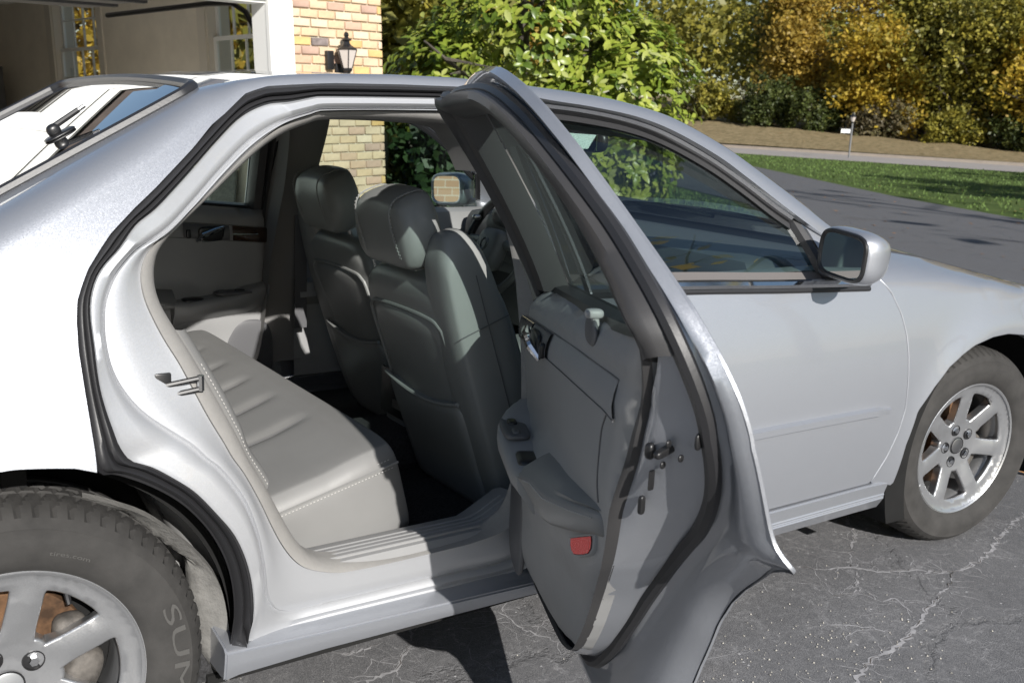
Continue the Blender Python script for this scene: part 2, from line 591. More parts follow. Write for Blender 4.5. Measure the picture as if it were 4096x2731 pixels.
hz = mx(hz, mul(s1.outputs[0], s2.outputs[0]))
allc = mx(allc, hz)
sxp = n.new("ShaderNodeSeparateXYZ"); l.new(tc.outputs["Object"], sxp.inputs[0])
fad = n.new("ShaderNodeMapRange"); fad.inputs[1].default_value = 4.5; fad.inputs[2].default_value = 7.5; fad.inputs[3].default_value = 1; fad.inputs[4].default_value = .12
l.new(sxp.outputs[0], fad.inputs[0]); allc = mul(allc, fad.outputs[0])
g1 = noise(n, l, 320, detail=2, vec=tc.outputs["Object"])
base = ramp(n, l, g1.outputs[0], [(.30, (.070, .070, .074)), (.50, (.108, .108, .113)), (.66, (.16, .16, .163)), (.76, (.32, .31, .30))])
mixc = n.new("ShaderNodeMixRGB"); l.new(allc, mixc.inputs[0]); l.new(base.outputs[0], mixc.inputs[1]); mixc.inputs[2].default_value = (.42, .415, .42, 1)
# brown stains
stn = noise(n, l, .9, detail=5, vec=tc.outputs["Object"])
str_ = ramp(n, l, stn.outputs[0], [(.60, (0, 0, 0)), (.78, (1, 1, 1))])
mx2 = n.new("ShaderNodeMixRGB"); l.new(mul(str_.outputs[0], .35), mx2.inputs[0]); l.new(mixc.outputs[0], mx2.inputs[1]); mx2.inputs[2].default_value = (.085, .068, .052, 1)
l.new(mx2.outputs[0], b.inputs["Base Color"])
setp(b, rough=.72, spec=.35)
hgt = n.new("ShaderNodeMath"); hgt.operation = 'SUBTRACT'; l.new(mul(g1.outputs[0], .5), hgt.inputs[0]); l.new(mul(big, .8), hgt.inputs[1])
bump(n, l, b, hgt.outputs[0], .8, .006)
M_ASPHALT = m

# the long weathered cracks: pale crumbled edges either side of a dark split, with short side veins
CR = [([(2.165, -.734), (2.222, -.744), (2.270, -.788), (2.371, -.826), (2.421, -.893), (2.524, -.937), (2.592, -.986), (2.631, -1.007), (2.727, -1.012), (2.808, -1.0), (2.934, -.962), (3.076, -.913), (3.3, -.86), (3.6, -.9)], .011),
      ([(2.371, -.826), (2.482, -.739), (2.610, -.661), (2.70, -.56), (2.95, -.40), (3.3, -.30)], .010), ([(2.165, -.734), (2.0, -.70), (1.8, -.62), (1.6, -.5)], .009),
      ([(2.631, -1.007), (2.513, -1.064), (2.350, -1.109), (2.178, -1.173), (2.048, -1.206), (1.931, -1.216), (1.807, -1.261), (1.6, -1.30), (1.3, -1.42), (.9, -1.6)], .013),
      ([(3.148, -.826), (3.172, -.872), (3.193, -.924), (3.3, -1.2)], .010), ([(2.132, -1.155), (2.105, -1.123), (2.085, -1.094), (2.0, -1.03)], .005), ([(2.270, -1.110), (2.302, -1.035), (2.252, -1.007), (2.269, -.957)], .006), ([(2.370, -.848), (2.293, -.910), (2.240, -.941), (2.15, -.93)], .006),
      ([(.951, -.558), (.925, -.594), (.897, -.610), (.888, -.637), (.846, -.652), (.809, -.653), (.784, -.664), (.70, -.72)], .010), ([(.951, -.558), (.99, -.50), (1.0, -.42), (1.08, -.33)], .007), ([(.763, -.467), (.786, -.514), (.827, -.521), (.895, -.518)], .007), ([(1.188, -.494), (1.228, -.507), (1.254, -.541), (1.253, -.634), (1.30, -.75)], .005), ([(1.253, -.634), (1.304, -.645), (1.334, -.625), (1.45, -.6)], .005)]
rc = random.Random(4)
mbc = MB(); mbd = MB()
def jag(P, amp, step):
    Q = resamp(cat(P, 6), step); out = []
    for i, q in enumerate(Q):
        out.append((q[0] + rc.gauss(0, amp), q[1] + rc.gauss(0, amp)))
    return out
def ribbon(mb_, Q, w_, z):
    V = []; F = []
    for i, q in enumerate(Q):
        a = Q[max(0, i - 1)]; b_ = Q[min(len(Q) - 1, i + 1)]; tx, ty = b_[0] - a[0], b_[1] - a[1]; L_ = math.hypot(tx, ty) + 1e-9
        tap_ = min(1, .15 + 4 * min(i, len(Q) - 1 - i) / len(Q)); u1, u2 = w_ * tap_ * rc.uniform(.25, 1.15), w_ * tap_ * rc.uniform(.25, 1.15)
        V += [(q[0] - ty / L_ * u1, q[1] + tx / L_ * u1, z), (q[0] + ty / L_ * u2, q[1] - tx / L_ * u2, z)]
        if i: k = 2 * i; F.append((k - 2, k - 1, k + 1, k))
    mb_.add(V, F)
for P, w_ in CR:
    Q = jag(P, .0045, .012)
    ribbon(mbc, Q, w_ * .62, .0006)
    i = 0
    while i < len(Q) - 3:
        k = rc.randint(2, 7)
        if rc.random() < .45: ribbon(mbd, Q[i:i + k + 1], w_ * .14, .0012)
        i += k
    for q in Q[::2]:
        if rc.random() < .75:
            a = rc.uniform(0, 6.28); pts = [q]; L_ = rc.uniform(.03, .16)
            for s_ in range(5):
                a += rc.uniform(-.7, .7); pts.append((pts[-1][0] + math.cos(a) * L_ / 5, pts[-1][1] + math.sin(a) * L_ / 5))
            ribbon(mbc, [pts[0]] + jag([(x, y) for x, y in pts], .002, .012), rc.uniform(.0008, .0022), .0004)
for k in range(260):      # stray hairline veins over the near drive
    x, y = rc.uniform(.4, 4.0), rc.uniform(-2.4, -.2); a = rc.uniform(0, 6.28); pts = [(x, y)]; L_ = rc.uniform(.08, .38)
    for s_ in range(6):
        a += rc.uniform(-.8, .8); pts.append((pts[-1][0] + math.cos(a) * L_ / 6, pts[-1][1] + math.sin(a) * L_ / 6))
    ribbon(mbc, jag(pts, .003, .014), rc.uniform(.0005, .0014), .0002)
tag(mbc.build("pale_cracks", plain("crack_dust", (.29, .287, .295), .95, nscale=45, namp=.30), smooth=False), kind="stuff")
tag(mbd.build("crack_splits", plain("crack_dark", (.06, .05, .04), 1.0), smooth=False), kind="stuff")
# loose pale grit
V = []; F = []
for k in range(480):
    if k % 3: x, y = rc.gauss(1.75, .28), rc.gauss(-1.12, .14)
    else: x, y = rc.uniform(.4, 4.5), rc.uniform(-2.4, 0)
    r0 = rc.uniform(.0012, .0034); b0 = len(V); a = rc.uniform(0, 6.28)
    V += [(x + r0 * math.cos(a + t), y + r0 * math.sin(a + t), .001) for t in (0, 2.1, 4.2)] + [(x, y, .001 + r0 * 1.1)]
    F += [(b0, b0 + 1, b0 + 3), (b0 + 1, b0 + 2, b0 + 3), (b0 + 2, b0, b0 + 3)]
tag(mk("grit", V, F, plain("pale_grit", (.36, .34, .30), .8), None, False), kind="stuff")

def sheet(name, pts, z, mat, kind="structure", smooth_=True):
    P = [(x, y) for x, y in pts]
    V = [Vector((x, y)) for x, y in P]; k = len(V)
    vo, eo, fo, *_ = delaunay_2d_cdt(V, [(i, (i + 1) % k) for i in range(k)], [], 1, 1e-6)
    F = [f if ((vo[f[1]] - vo[f[0]]).cross(vo[f[2]] - vo[f[0]]) > 0) else f[::-1] for f in [list(q) for q in fo]]
    o = mk(name, [(v.x, v.y, z) for v in vo], F, mat, None, False)
    return tag(o, kind=kind)
sheet("ground", [(-200, -200), (300, -200), (300, 300), (-200, 300)], -.012, M_LAWN)
drv = [(-25, -22), (13.5, -22), (15.2, 0), (16.4, 6.4), (18.47, 10.24), (25.5, 20.7), (27, 23.2), (22.5, 22.8), (17.5, 22.4), (14.0, 24.0), (10, 30), (2, 34), (0, 31), (7.5, 27), (11.5, 21.6), (14.6, 17.6), (15.6, 14.6), (13.2, 9.6), (10.6, 6.4), (7.6, 5.4), (5.3, 5.6), (4.6, 6.62), (-25, -1.2)]
sheet("driveway", drv, -.0005, M_ASPHALT)
sheet("planting_bed", [(5.0, 6.4), (7.4, 5.75), (9.8, 6.6), (11.0, 9.2), (9.6, 11.8), (6.4, 12.2), (4.9, 9.5)], .006, M_LEAFBED)
d_ = Vector((-3.5, 12.5)).normalized()
n0 = Vector((39.03, 19.05)); f0 = Vector((47.6, 23.8))
def off(v, t): return (v.x + d_.x * t, v.y + d_.y * t)
sheet("street", [off(n0, -60), off(f0, -63), off(f0, 90), off(n0, 90)], -.004, M_STREET)
mb = MB()
for v, w_ in ((f0, .35),):
    a = Vector(off(v, -63)); b_ = Vector(off(v, 90)); nn = Vector((d_.y, -d_.x))
    q = [a, b_, b_ + nn * w_, a + nn * w_]
    mb.add([(p.x, p.y, z) for z in (-.02, .14) for p in q], [(4, 5, 6, 7), (0, 1, 5, 4), (1, 2, 6, 5), (2, 3, 7, 6), (3, 0, 4, 7)])
tag(mb.build("kerb", M_KERB, smooth=False), kind="structure")
# bank of fallen leaves rising to the wood
rows = []
for t in np.linspace(-60, 90, 61):
    k = Vector(off(f0, t)); nn = Vector((d_.y, -d_.x)); row = []
    lift = ip(t, [-60, -12, 0, 8, 22, 34, 90], [.1, .1, .3, .7, 1.35, 1.7, 2.4])
    for s_ in np.linspace(.4, 90, 46):
        h = .12 + lift * min(1, s_ / 8.5) ** .8 + max(0, s_ - 9) * .035 + .06 * math.sin(t * 1.3 + s_) * min(1, s_ / 4)
        row.append((k.x + nn.x * s_, k.y + nn.y * s_, h))
    rows.append(row)
tag(loft("bank", rows, M_LEAFBED), kind="structure")
def bank_z(x, y):
    v = Vector((x, y)) - f0; nn = Vector((d_.y, -d_.x)); t = v.dot(d_); s_ = v.dot(nn)
    if s_ < .4: return 0
    lift = ip(t, [-60, -12, 0, 8, 22, 34, 90], [.1, .1, .3, .7, 1.35, 1.7, 2.4])
    return .12 + lift * min(1, s_ / 8.5) ** .8 + max(0, s_ - 9) * .035

# grass tufts on the lawn (one uncountable mass)
rg = random.Random(3)
V = []; F = []
for i in range(26000):
    if i % 2:
        x = rg.uniform(16, 40); y = rg.uniform(3, 34)
        if x < 25.6 and y > (x - 16.4) * 1.57 + 6.4 - .2: continue
        if x < 18.5 and y > (x - 16.4) * 1.85 + 6.3: continue
        if (Vector((x, y)) - n0).dot(Vector((d_.y, -d_.x))) > -.1: continue
    else:
        x = rg.uniform(9.0, 16.5); y = rg.uniform(6, 20)
        if not inpoly(np.array([[x, y]]), [(10.8, 6.8), (13.0, 9.8), (15.4, 14.7), (14.4, 17.4), (11, 19.5), (8, 20), (9, 12), (11.2, 9.2)])[0]: continue
    a = rg.uniform(0, 6.28); h = rg.uniform(.025, .06); w_ = rg.uniform(.01, .03)
    dx, dy = math.cos(a) * w_, math.sin(a) * w_; lx, ly = rg.uniform(-.03, .03), rg.uniform(-.03, .03)
    k = len(V); V += [(x - dx, y - dy, -.012), (x + dx, y + dy, -.012), (x + lx, y + ly, h)]; F.append((k, k + 1, k + 2))
tag(mk("grass", V, F, plain("grass_blades", (.085, .14, .028), .8, nscale=2, namp=.35), None, False), kind="stuff")
# fallen leaves lying on drive, bed and bank
V = []; F = []
for i in range(2600):
    z = -.012
    if i < 420: x = rg.uniform(2, 24); y = rg.uniform(-2, 18); z = .004
    elif i < 1300: x = rg.uniform(5, 10.5); y = rg.uniform(6, 11.5); z = .012
    else:
        t = rg.uniform(-20, 45); s_ = rg.uniform(.5, 9); k_ = Vector(off(f0, t)); x = k_.x + d_.y * s_; y = k_.y - d_.x * s_; z = bank_z(x, y) + .02
    a = rg.uniform(0, 6.28); s_ = rg.uniform(.02, .05) * (2.2 if i > 1300 else 1)
    k = len(V); tl = rg.uniform(-.4, .4)
    V += [(x + s_ * math.cos(a), y + s_ * math.sin(a), z + tl * s_ * .4 + .004), (x - s_ * .5 * math.sin(a), y + s_ * .5 * math.cos(a), z + .006), (x - s_ * math.cos(a), y - s_ * math.sin(a), z + .004), (x + s_ * .5 * math.sin(a), y - s_ * .5 * math.cos(a), z + .010)]
    F.append((k, k + 1, k + 2, k + 3))
tag(mk("fallen_leaves", V, F, plain("dead_leaf_brown", (.30, .15, .055), .9, nscale=1.5, namp=.6), None, False), kind="stuff")

# ------------------------------------------------------------------ garage
gu = Vector((.9668, .2533, .0337)); gn = Vector((-.2523, .9671, -.0318)); gh = Vector((-.0407, .0223, .9989))
go = Vector((4.027, 6.511, 2.057)) - gh * 2.06
GM = Matrix(((gu.x, gn.x, gh.x, go.x), (gu.y, gn.y, gh.y, go.y), (gu.z, gn.z, gh.z, go.z), (0, 0, 0, 1)))
garage = empty("garage"); garage.matrix_world = GM
tag(garage, "pale brick garage with an open white-framed doorway and windows inside", "garage")
def brick_wall_mat():
    m, n, l, b = new_mat("brick_wall")
    c = n.new("ShaderNodeTexCoord"); sx = n.new("ShaderNodeSeparateXYZ"); l.new(c.outputs["Object"], sx.inputs[0])
    a_ = n.new("ShaderNodeMath"); a_.operation = 'ADD'; l.new(sx.outputs[0], a_.inputs[0]); l.new(sx.outputs[1], a_.inputs[1])
    cm = n.new("ShaderNodeCombineXYZ"); l.new(a_.outputs[0], cm.inputs[0]); l.new(sx.outputs[2], cm.inputs[1])
    bt = n.new("ShaderNodeTexBrick"); bt.inputs["Scale"].default_value = 1
    bt.inputs["Brick Width"].default_value = .203; bt.inputs["Row Height"].default_value = .081; bt.inputs["Mortar Size"].default_value = .006
    bt.inputs["Color1"].default_value = (.42, .27, .16, 1); bt.inputs["Color2"].default_value = (.36, .21, .13, 1); bt.inputs["Mortar"].default_value = (.50, .43, .34, 1)
    l.new(cm.outputs[0], bt.inputs["Vector"]); l.new(bt.outputs[0], b.inputs["Base Color"]); setp(b, rough=.9)
    return m
M_BRICKW = brick_wall_mat()
M_MORTAR = plain("mortar", (.60, .535, .43), .95, nscale=25, namp=.12, bscale=120, bstr=.6)
M_WHITE = plain("white_gloss_wood", (.80, .80, .78), .45, bscale=30, bstr=.05)
M_CREAM = plain("cream_painted_concrete", (.55, .50, .38), .9, nscale=6, namp=.1)
M_PLASTER = plain("beige_plaster", (.76, .70, .60), .95, nscale=3, namp=.07, bscale=40, bstr=.15)
M_DIMTRIM = plain("beige_window_trim", (.66, .61, .53), .7)
def gbox(name, lo, hi, mat, parent=garage, bev=0.0, smooth=False):
    V, F = boxg(lo, hi, bev); return mk(name, V, F, mat, parent, smooth)
# pier core and foundation
gbox("wall", (-.508, .010, .40), (.544, .24, 2.70), M_MORTAR)
gbox("foundation", (-.51, -.018, -.4), (.572, .24, .398), M_CREAM)
def wall_cells(name, u_, w_, vr, hr, holes, mat):
    """wall slab u_[0]..u_[1] thick with rectangular holes in the v-h plane"""
    vs = sorted(set([vr[0], vr[1]] + [q for h in holes for q in h[:2]])); hs = sorted(set([hr[0], hr[1]] + [q for h in holes for q in h[2:]]))
    mb = MB()
    for a, b_ in zip(vs[:-1], vs[1:]):
        for c, d in zip(hs[:-1], hs[1:]):
            if any(h[0] <= a and b_ <= h[1] and h[2] <= c and d <= h[3] for h in holes): continue
            mb.box((u_, a, c), (w_, b_, d))
    return mb.build(name, mat, garage, smooth=False)
W2 = (1.28, 2.52, 1.30, 2.84); W1 = (4.92, 6.12, 1.30, 2.84)
wall_cells("inner_wall", .25, .40, (.24, 8.0), (-.2, 3.0), [W1, W2], M_PLASTER)
wall_cells("outer_wall", .403, .54, (.24, 8.0), (-.2, 3.1), [W1, W2], M_BRICKW)
gbox("rear_wall", (-6.2, 8.0, -.2), (.54, 8.2, 3.1), M_PLASTER)
gbox("far_side_wall", (-6.3, .24, -.2), (-6.1, 8.2, 3.1), M_PLASTER)
gbox("front_wall", (-15, .0, -.6), (-7.55, .24, 2.70), M_BRICKW)
gbox("door_casing", (-4.25, .0, -.6), (-3.62, .24, 2.70), M_WHITE)  # unseen pier, made white for its reflection in the rear window
gbox("front_wall", (-7.55, .0, 2.25), (-4.25, .24, 2.70), M_WHITE)
for k in range(4): gbox("added_door_panel", (-7.55, .06, -.5 + k * .685), (-4.25, .10, .18 + k * .685), M_WHITE, bev=.012)  # unseen white door, added so that the car's rear window reflects white
gbox("door_casing", (-3.615, -.022, -.1), (-3.40, .03, 2.232), M_WHITE, bev=.004)
gbox("front_wall", (-3.61, .0, 2.42), (-.512, .24, 2.70), M_WHITE)
gbox("ceiling", (-6.2, .24, 2.72), (.5, 8.2, 2.80), M_WHITE)
mb = MB(); mb.add([tuple((GM @ Vector((a, b_, 0))).xy) + (.012,) for a, b_ in ((-6.2, -.02), (.5, -.02), (.5, 8.2), (-6.2, 8.2))], [(0, 1, 2, 3)]); tag(mb.build('garage_floor', plain('garage_concrete', (.70, .68, .64), .9, nscale=2, namp=.1), smooth=False), kind='structure')
# white siding above the brick, eaves and roof
for k in range(1): gbox("siding_board", (-15, -.03, 2.705 + k * .16), (.60, .02, 2.705 + k * .16 + .157), M_WHITE, bev=.006)
mb = MB(); mb.add([(-15.2, -.12, 2.88), (.8, -.12, 2.88), (.8, 8.6, 3.9), (-15.2, 8.6, 3.9), (-15.2, -.12, 2.96), (.8, -.12, 2.96), (.8, 8.6, 4.0), (-15.2, 8.6, 4.0)], [(0, 3, 2, 1), (4, 5, 6, 7), (0, 1, 5, 4), (1, 2, 6, 5), (2, 3, 7, 6), (3, 0, 4, 7)])
mb.build("roof", plain("brown_shingle", (.10, .08, .07), .9, nscale=4, namp=.3), garage, smooth=False)
# bricks of the pier, each one its own
cols = [(.60, .45, .29), (.62, .46, .31), (.58, .44, .30), (.60, .43, .27), (.56, .38, .26), (.60, .40, .17), (.58, .37, .15), (.46, .31, .23), (.42, .285, .22), (.62, .49, .35), (.52, .345, .25)]
bm_ = []
for i, c in enumerate(cols): bm_.append(plain("brick_clay_%d" % i, c, .9, nscale=22, namp=.10, bscale=60, bstr=.5, bdist=.002))
dk = plain("brick_clay_burnt", (.20, .165, .155), .9, nscale=16, namp=.5, bscale=60, bstr=.5)
rb = random.Random(11)
protos = {}
def brick_mesh(w_, kind):
    key = (round(w_, 3), kind)
    if key in protos: return protos[key]
    V, F = boxg((-w_ / 2, -.012, -.034), (w_ / 2, .07, .034), .005)
    V = [(x + rb.uniform(-.0025, .0025), y + rb.uniform(-.0015, .0015), z + rb.uniform(-.0022, .0022)) for x, y, z in V]
    me = bpy.data.meshes.new("brick"); me.from_pydata(V, [], F); me.materials.append(bm_[kind] if kind >= 0 else dk)
    me.polygons.foreach_set("use_smooth", [True] * len(me.polygons)); me.set_sharp_from_angle(angle=R(40))
    protos[key] = me
    return me
BL, BH = .203, .081
u0, u1 = -.508, .555
for row in range(27):
    h = .40 + .006 + .034 + row * BH
    if h > 2.56: break
    u = u0 + (.0 if row % 2 == 0 else -.5 * BL - .012) + .003
    while u < u1 - .02:
        a, b_ = max(u, u0), min(u + BL - .011, u1)
        w_ = b_ - a
        if w_ > .035:
            kind = rb.choice([0, 0, 0, 1, 1, 1, 2, 2, 3, 3, 4, 5, 5, 6, 7, 8, 9, 9, 10])
            if rb.random() < .035: kind = -1
            me = brick_mesh(w_, kind)
            o = bpy.data.objects.new("brick", me); COL.objects.link(o); o.parent = garage
            o.location = ((a + b_) / 2, .0 + rb.uniform(-.0025, .0025), h); o.rotation_euler = (0, rb.uniform(-.006, .006), 0)
        u += BL + rb.uniform(-.003, .003)
# white door frame
gbox("door_casing", (-.771, -.022, -.1), (-.510, .03, 2.232), M_WHITE, bev=.004)
gbox("door_casing", (-.765, .031, -.1), (-.72, .24, 2.228), M_WHITE)
gbox("door_head", (-3.615, -.022, 2.235), (-.510, .03, 2.415), M_WHITE, bev=.004)
gbox("door_head", (-3.60, .031, 2.20), (-.721, .24, 2.232), M_WHITE)
# overhead door parked under the ceiling, its track and bracket
od = gbox("overhead_door", (-3.4, .45, 2.305), (-.98, 2.75, 2.345), plain("dim_grey_panel", (.22, .21, .20), .7))
for k in range(4): gbox("door_rail", (-3.4, .5 + k * .55, 2.28), (-.98, .58 + k * .55, 2.304), M_PLASTIC2, od)
tube("door_track", [(-.70, .27, -.05), (-.70, .27, 1.80), (-.70, .30, 2.0), (-.70, .42, 2.15), (-.70, .62, 2.24), (-.70, 1.0, 2.26), (-.70, 2.9, 2.26)], .026, M_BLACK, garage, 8)
# sash windows in the inner side wall
def sash_window(Wd):
    v0, v1, h0, h1 = Wd
    cas = MB()
    cas.box((.228, v0 - .13, h0 - .12), (.25, v0, h1 + .12)); cas.box((.228, v1, h0 - .12), (.25, v1 + .15, h1 + .12))
    cas.box((.228, v0, h1), (.25, v1, h1 + .12)); cas.box((.215, v0 - .14, h0 - .12), (.25, v1 + .15, h0 - .001))
    cas.box((.252, v0, h0), (.54, v0 + .02, h1)); cas.box((.252, v1 - .02, h0), (.54, v1, h1)); cas.box((.252, v0 + .02, h1 - .02), (.54, v1 - .02, h1)); cas.box((.252, v0 + .02, h0), (.54, v1 - .02, h0 + .02))
    w_ = cas.build("window", M_DIMTRIM, garage, smooth=False)
    hm = 2.055
    for (a, b_, u) in ((hm - .02, h1 - .02, .36), (h0 + .02, hm + .02, .315)):
        f = MB(); va, vb = v0 + .02, v1 - .02
        f.box((u, va, a), (u + .035, va + .05, b_)); f.box((u, vb - .05, a), (u + .035, vb, b_)); f.box((u, va + .05, a), (u + .035, vb - .05, a + .045)); f.box((u, va + .05, b_ - .045), (u + .035, vb - .05, b_))
        nc = 4
        for c in range(1, nc):
            vv = va + .05 + (vb - va - .1) * c / nc; f.box((u + .005, vv - .011, a + .045), (u + .03, vv + .011, b_ - .045))
        for s0 in range(nc):
            va_ = va + .05 + (vb - va - .1) * s0 / nc + (.011 if s0 else 0); vb_ = va + .05 + (vb - va - .1) * (s0 + 1) / nc - (.011 if s0 < nc - 1 else 0)
            hh = (a + b_) / 2; f.box((u + .006, va_, hh - .010), (u + .029, vb_, hh + .010))
        f.build("sash", M_WHITE, w_, smooth=False)
        pn = MB(); pn.add([(u + .017, va + .045, a + .04), (u + .017, vb - .045, a + .04), (u + .017, vb - .045, b_ - .04), (u + .017, va + .045, b_ - .04)], [(0, 1, 2, 3)])
        pn.build("pane", M_CLEAR, w_, smooth=False)
sash_window(W1); sash_window(W2)
# board leaning inside the garage, tool cabinet at the back
o = empty("leaning_board"); o.matrix_world = GM @ Matrix.Translation((.08, 2.75, .02)) @ Matrix.Rotation(R(90), 4, 'Z') @ Matrix.Rotation(R(9), 4, 'X')
tag(o, "grey plywood board leaning inside the dark garage", "board")
bmx, bn, bl_, bb_ = new_mat("grey_plywood"); setp(bb_, rough=.8)
t = noise(bn, bl_, 2.2, detail=2, dist=1.4); wv = bn.new("ShaderNodeMath"); wv.operation = 'SINE'; mm_ = bn.new("ShaderNodeMath"); mm_.operation = 'MULTIPLY'; mm_.inputs[1].default_value = 60
bl_.new(t.outputs[0], mm_.inputs[0]); bl_.new(mm_.outputs[0], wv.inputs[0]); rr_ = ramp(bn, bl_, wv.outputs[0], [(.2, (.20, .21, .20)), (.8, (.25, .26, .25))]); bl_.new(rr_.outputs[0], bb_.inputs["Base Color"])
V, F = boxg((-.75, -.012, 0), (.75, .012, .62)); mk("board_sheet", V, F, bmx, o, False)
V, F = boxg((-.77, -.018, .62), (.77, .018, .645)); mk("board_edge", V, F, M_DIMTRIM, o, False)
o = empty("tool_cabinet"); o.matrix_world = GM @ Matrix.Translation((-.25, 7.6, -.03)); tag(o, "dark storage cabinet against the rear wall of the garage", "cabinet")
V, F = boxg((-.4, -.3, 0), (.3, .3, 1.9)); mk("cabinet_body", V, F, M_PLASTIC2, o, False)
for s_ in (-.38, -.03):
    V, F = boxg((s_, -.325, .05), (s_ + .31, -.302, 1.85)); mk("cabinet_door", V, F, M_PLASTIC2, o, False)

# carriage lamp on the pier
lan = empty("wall_lantern"); lan.matrix_world = GM @ Matrix.Translation((.0, -.012, 1.66)); tag(lan, "black carriage lantern with frosted panes fixed to the brick pier", "lantern")
V, F = boxg((-.165, -.045, -.01), (-.085, .0, .16), .006); mk("back_box", V, F, M_BLACK, lan)
V, F = boxg((-.055, -.03, -.12), (.055, .0, .05), .008); mk("back_plate", V, F, M_BLACK, lan)
tube("arm", [(0, -.03, -.07), (0, -.09, -.09), (0, -.125, -.06)], .016, M_BLACK, lan, 8)
mb = MB(); mb.lathe([(.0001, -.085), (.022, -.085), (.032, -.06), (.030, -.035), (.046, -.02), (.050, .0), (.046, .006)], 6, Matrix.Translation((0, -.125, .0)))
mb.build("lantern_base", M_BLACK, lan, sharp=30); mb = MB()
mb.lathe([(.100, .165), (.104, .170), (.095, .178), (.055, .205), (.045, .21), (.032, .23), (.030, .245), (.048, .252), (.05, .26), (.024, .275), (.018, .285), (.026, .30), (.020, .32), (.0001, .335)], 6, Matrix.Translation((0, -.125, .0)))
mb.build("lantern_cap", M_BLACK, lan, sharp=30)
M_FROST = plain("frosted_glass", (.52, .47, .43), .35, bscale=60, bstr=.3)
for k in range(6):
    a, b_ = R(60 * k), R(60 * k + 60)
    c0, c1 = Vector((.048 * math.cos(a), .048 * math.sin(a) - .125, .005)), Vector((.048 * math.cos(b_), .048 * math.sin(b_) - .125, .005))
    d0, d1 = Vector((.098 * math.cos(a), .098 * math.sin(a) - .125, .168)), Vector((.098 * math.cos(b_), .098 * math.sin(b_) - .125, .168))
    mb = MB(); mb.add([c0, c1, d1, d0], [(0, 1, 2, 3)]); mb.build("lantern_pane", M_FROST, lan, smooth=False)
    tube("glazing_bar", [c0, d0], .0055, M_BLACK, lan, 6)

# ------------------------------------------------------------------ vegetation
def leaf_mat(name, cols, rough=.5, trans=.35, spec=.4):
    m, n, l, b = new_mat(name)
    at = n.new("ShaderNodeAttribute"); at.attribute_name = "tone"
    st = [(i / (len(cols) - 1), c) for i, c in enumerate(cols)]
    r = ramp(n, l, at.outputs["Fac"], st)
    l.new(r.outputs[0], b.inputs["Base Color"]); setp(b, rough=rough, spec=spec)
    tl = n.new("ShaderNodeBsdfTranslucent"); l.new(r.outputs[0], tl.inputs[0])
    ms = n.new("ShaderNodeMixShader"); ms.inputs[0].default_value = trans
    l.new(b.outputs[0], ms.inputs[1]); l.new(tl.outputs[0], ms.inputs[2]); l.new(ms.outputs[0], n["Material Output"].inputs[0])
    return m
M_BARK = plain("grey_bark", (.075, .065, .052), .95, nscale=9, namp=.4, bscale=30, bstr=1.0, bdist=.02)
M_BIRCH = plain("white_bark", (.62, .60, .56), .8, nscale=5, namp=.35)
def set_tone(me, vals):
    a = me.attributes.new("tone", 'FLOAT', 'FACE'); a.data.foreach_set("value", [float(v) for v in vals])

def leafy(name, centres, size, nper, rad, mat, rg_, parent=None, flat=.8, tone=None, sq=.6):
    """quads scattered in small sprays around the given twig ends"""
    n_ = len(centres) * nper
    C = np.repeat(np.array(centres, float), nper, 0)
    rs = np.random.RandomState(rg_)
    P = C + rs.normal(size=(n_, 3)) * rad
    A = rs.normal(size=(n_, 3)); A[:, 2] *= flat; A /= np.linalg.norm(A, axis=1)[:, None] + 1e-9
    B = rs.normal(size=(n_, 3)); B -= A * (A * B).sum(1)[:, None]; B /= np.linalg.norm(B, axis=1)[:, None] + 1e-9
    s_ = size * rs.uniform(.6, 1.35, (n_, 1))
    V = np.stack([P - A * s_, P + B * s_ * sq, P + A * s_, P - B * s_ * sq], 1).reshape(-1, 3)
    me = bpy.data.meshes.new(name)
    me.vertices.add(len(V)); me.vertices.foreach_set("co", V.ravel())
    me.loops.add(n_ * 4); me.loops.foreach_set("vertex_index", np.arange(n_ * 4))
    me.polygons.add(n_); me.polygons.foreach_set("loop_start", np.arange(0, n_ * 4, 4)); me.polygons.foreach_set("loop_total", np.full(n_, 4))
    me.update(); me.materials.append(mat)
    tc_ = np.repeat(rs.uniform(0, 1, len(centres)), nper) if tone is None else np.repeat(np.array(tone, float), nper)
    set_tone(me, np.clip(tc_ * .7 + rs.uniform(0, .3, n_), 0, 1))
    o = bpy.data.objects.new(name, me); COL.objects.link(o)
    if parent: o.parent = parent
    return o

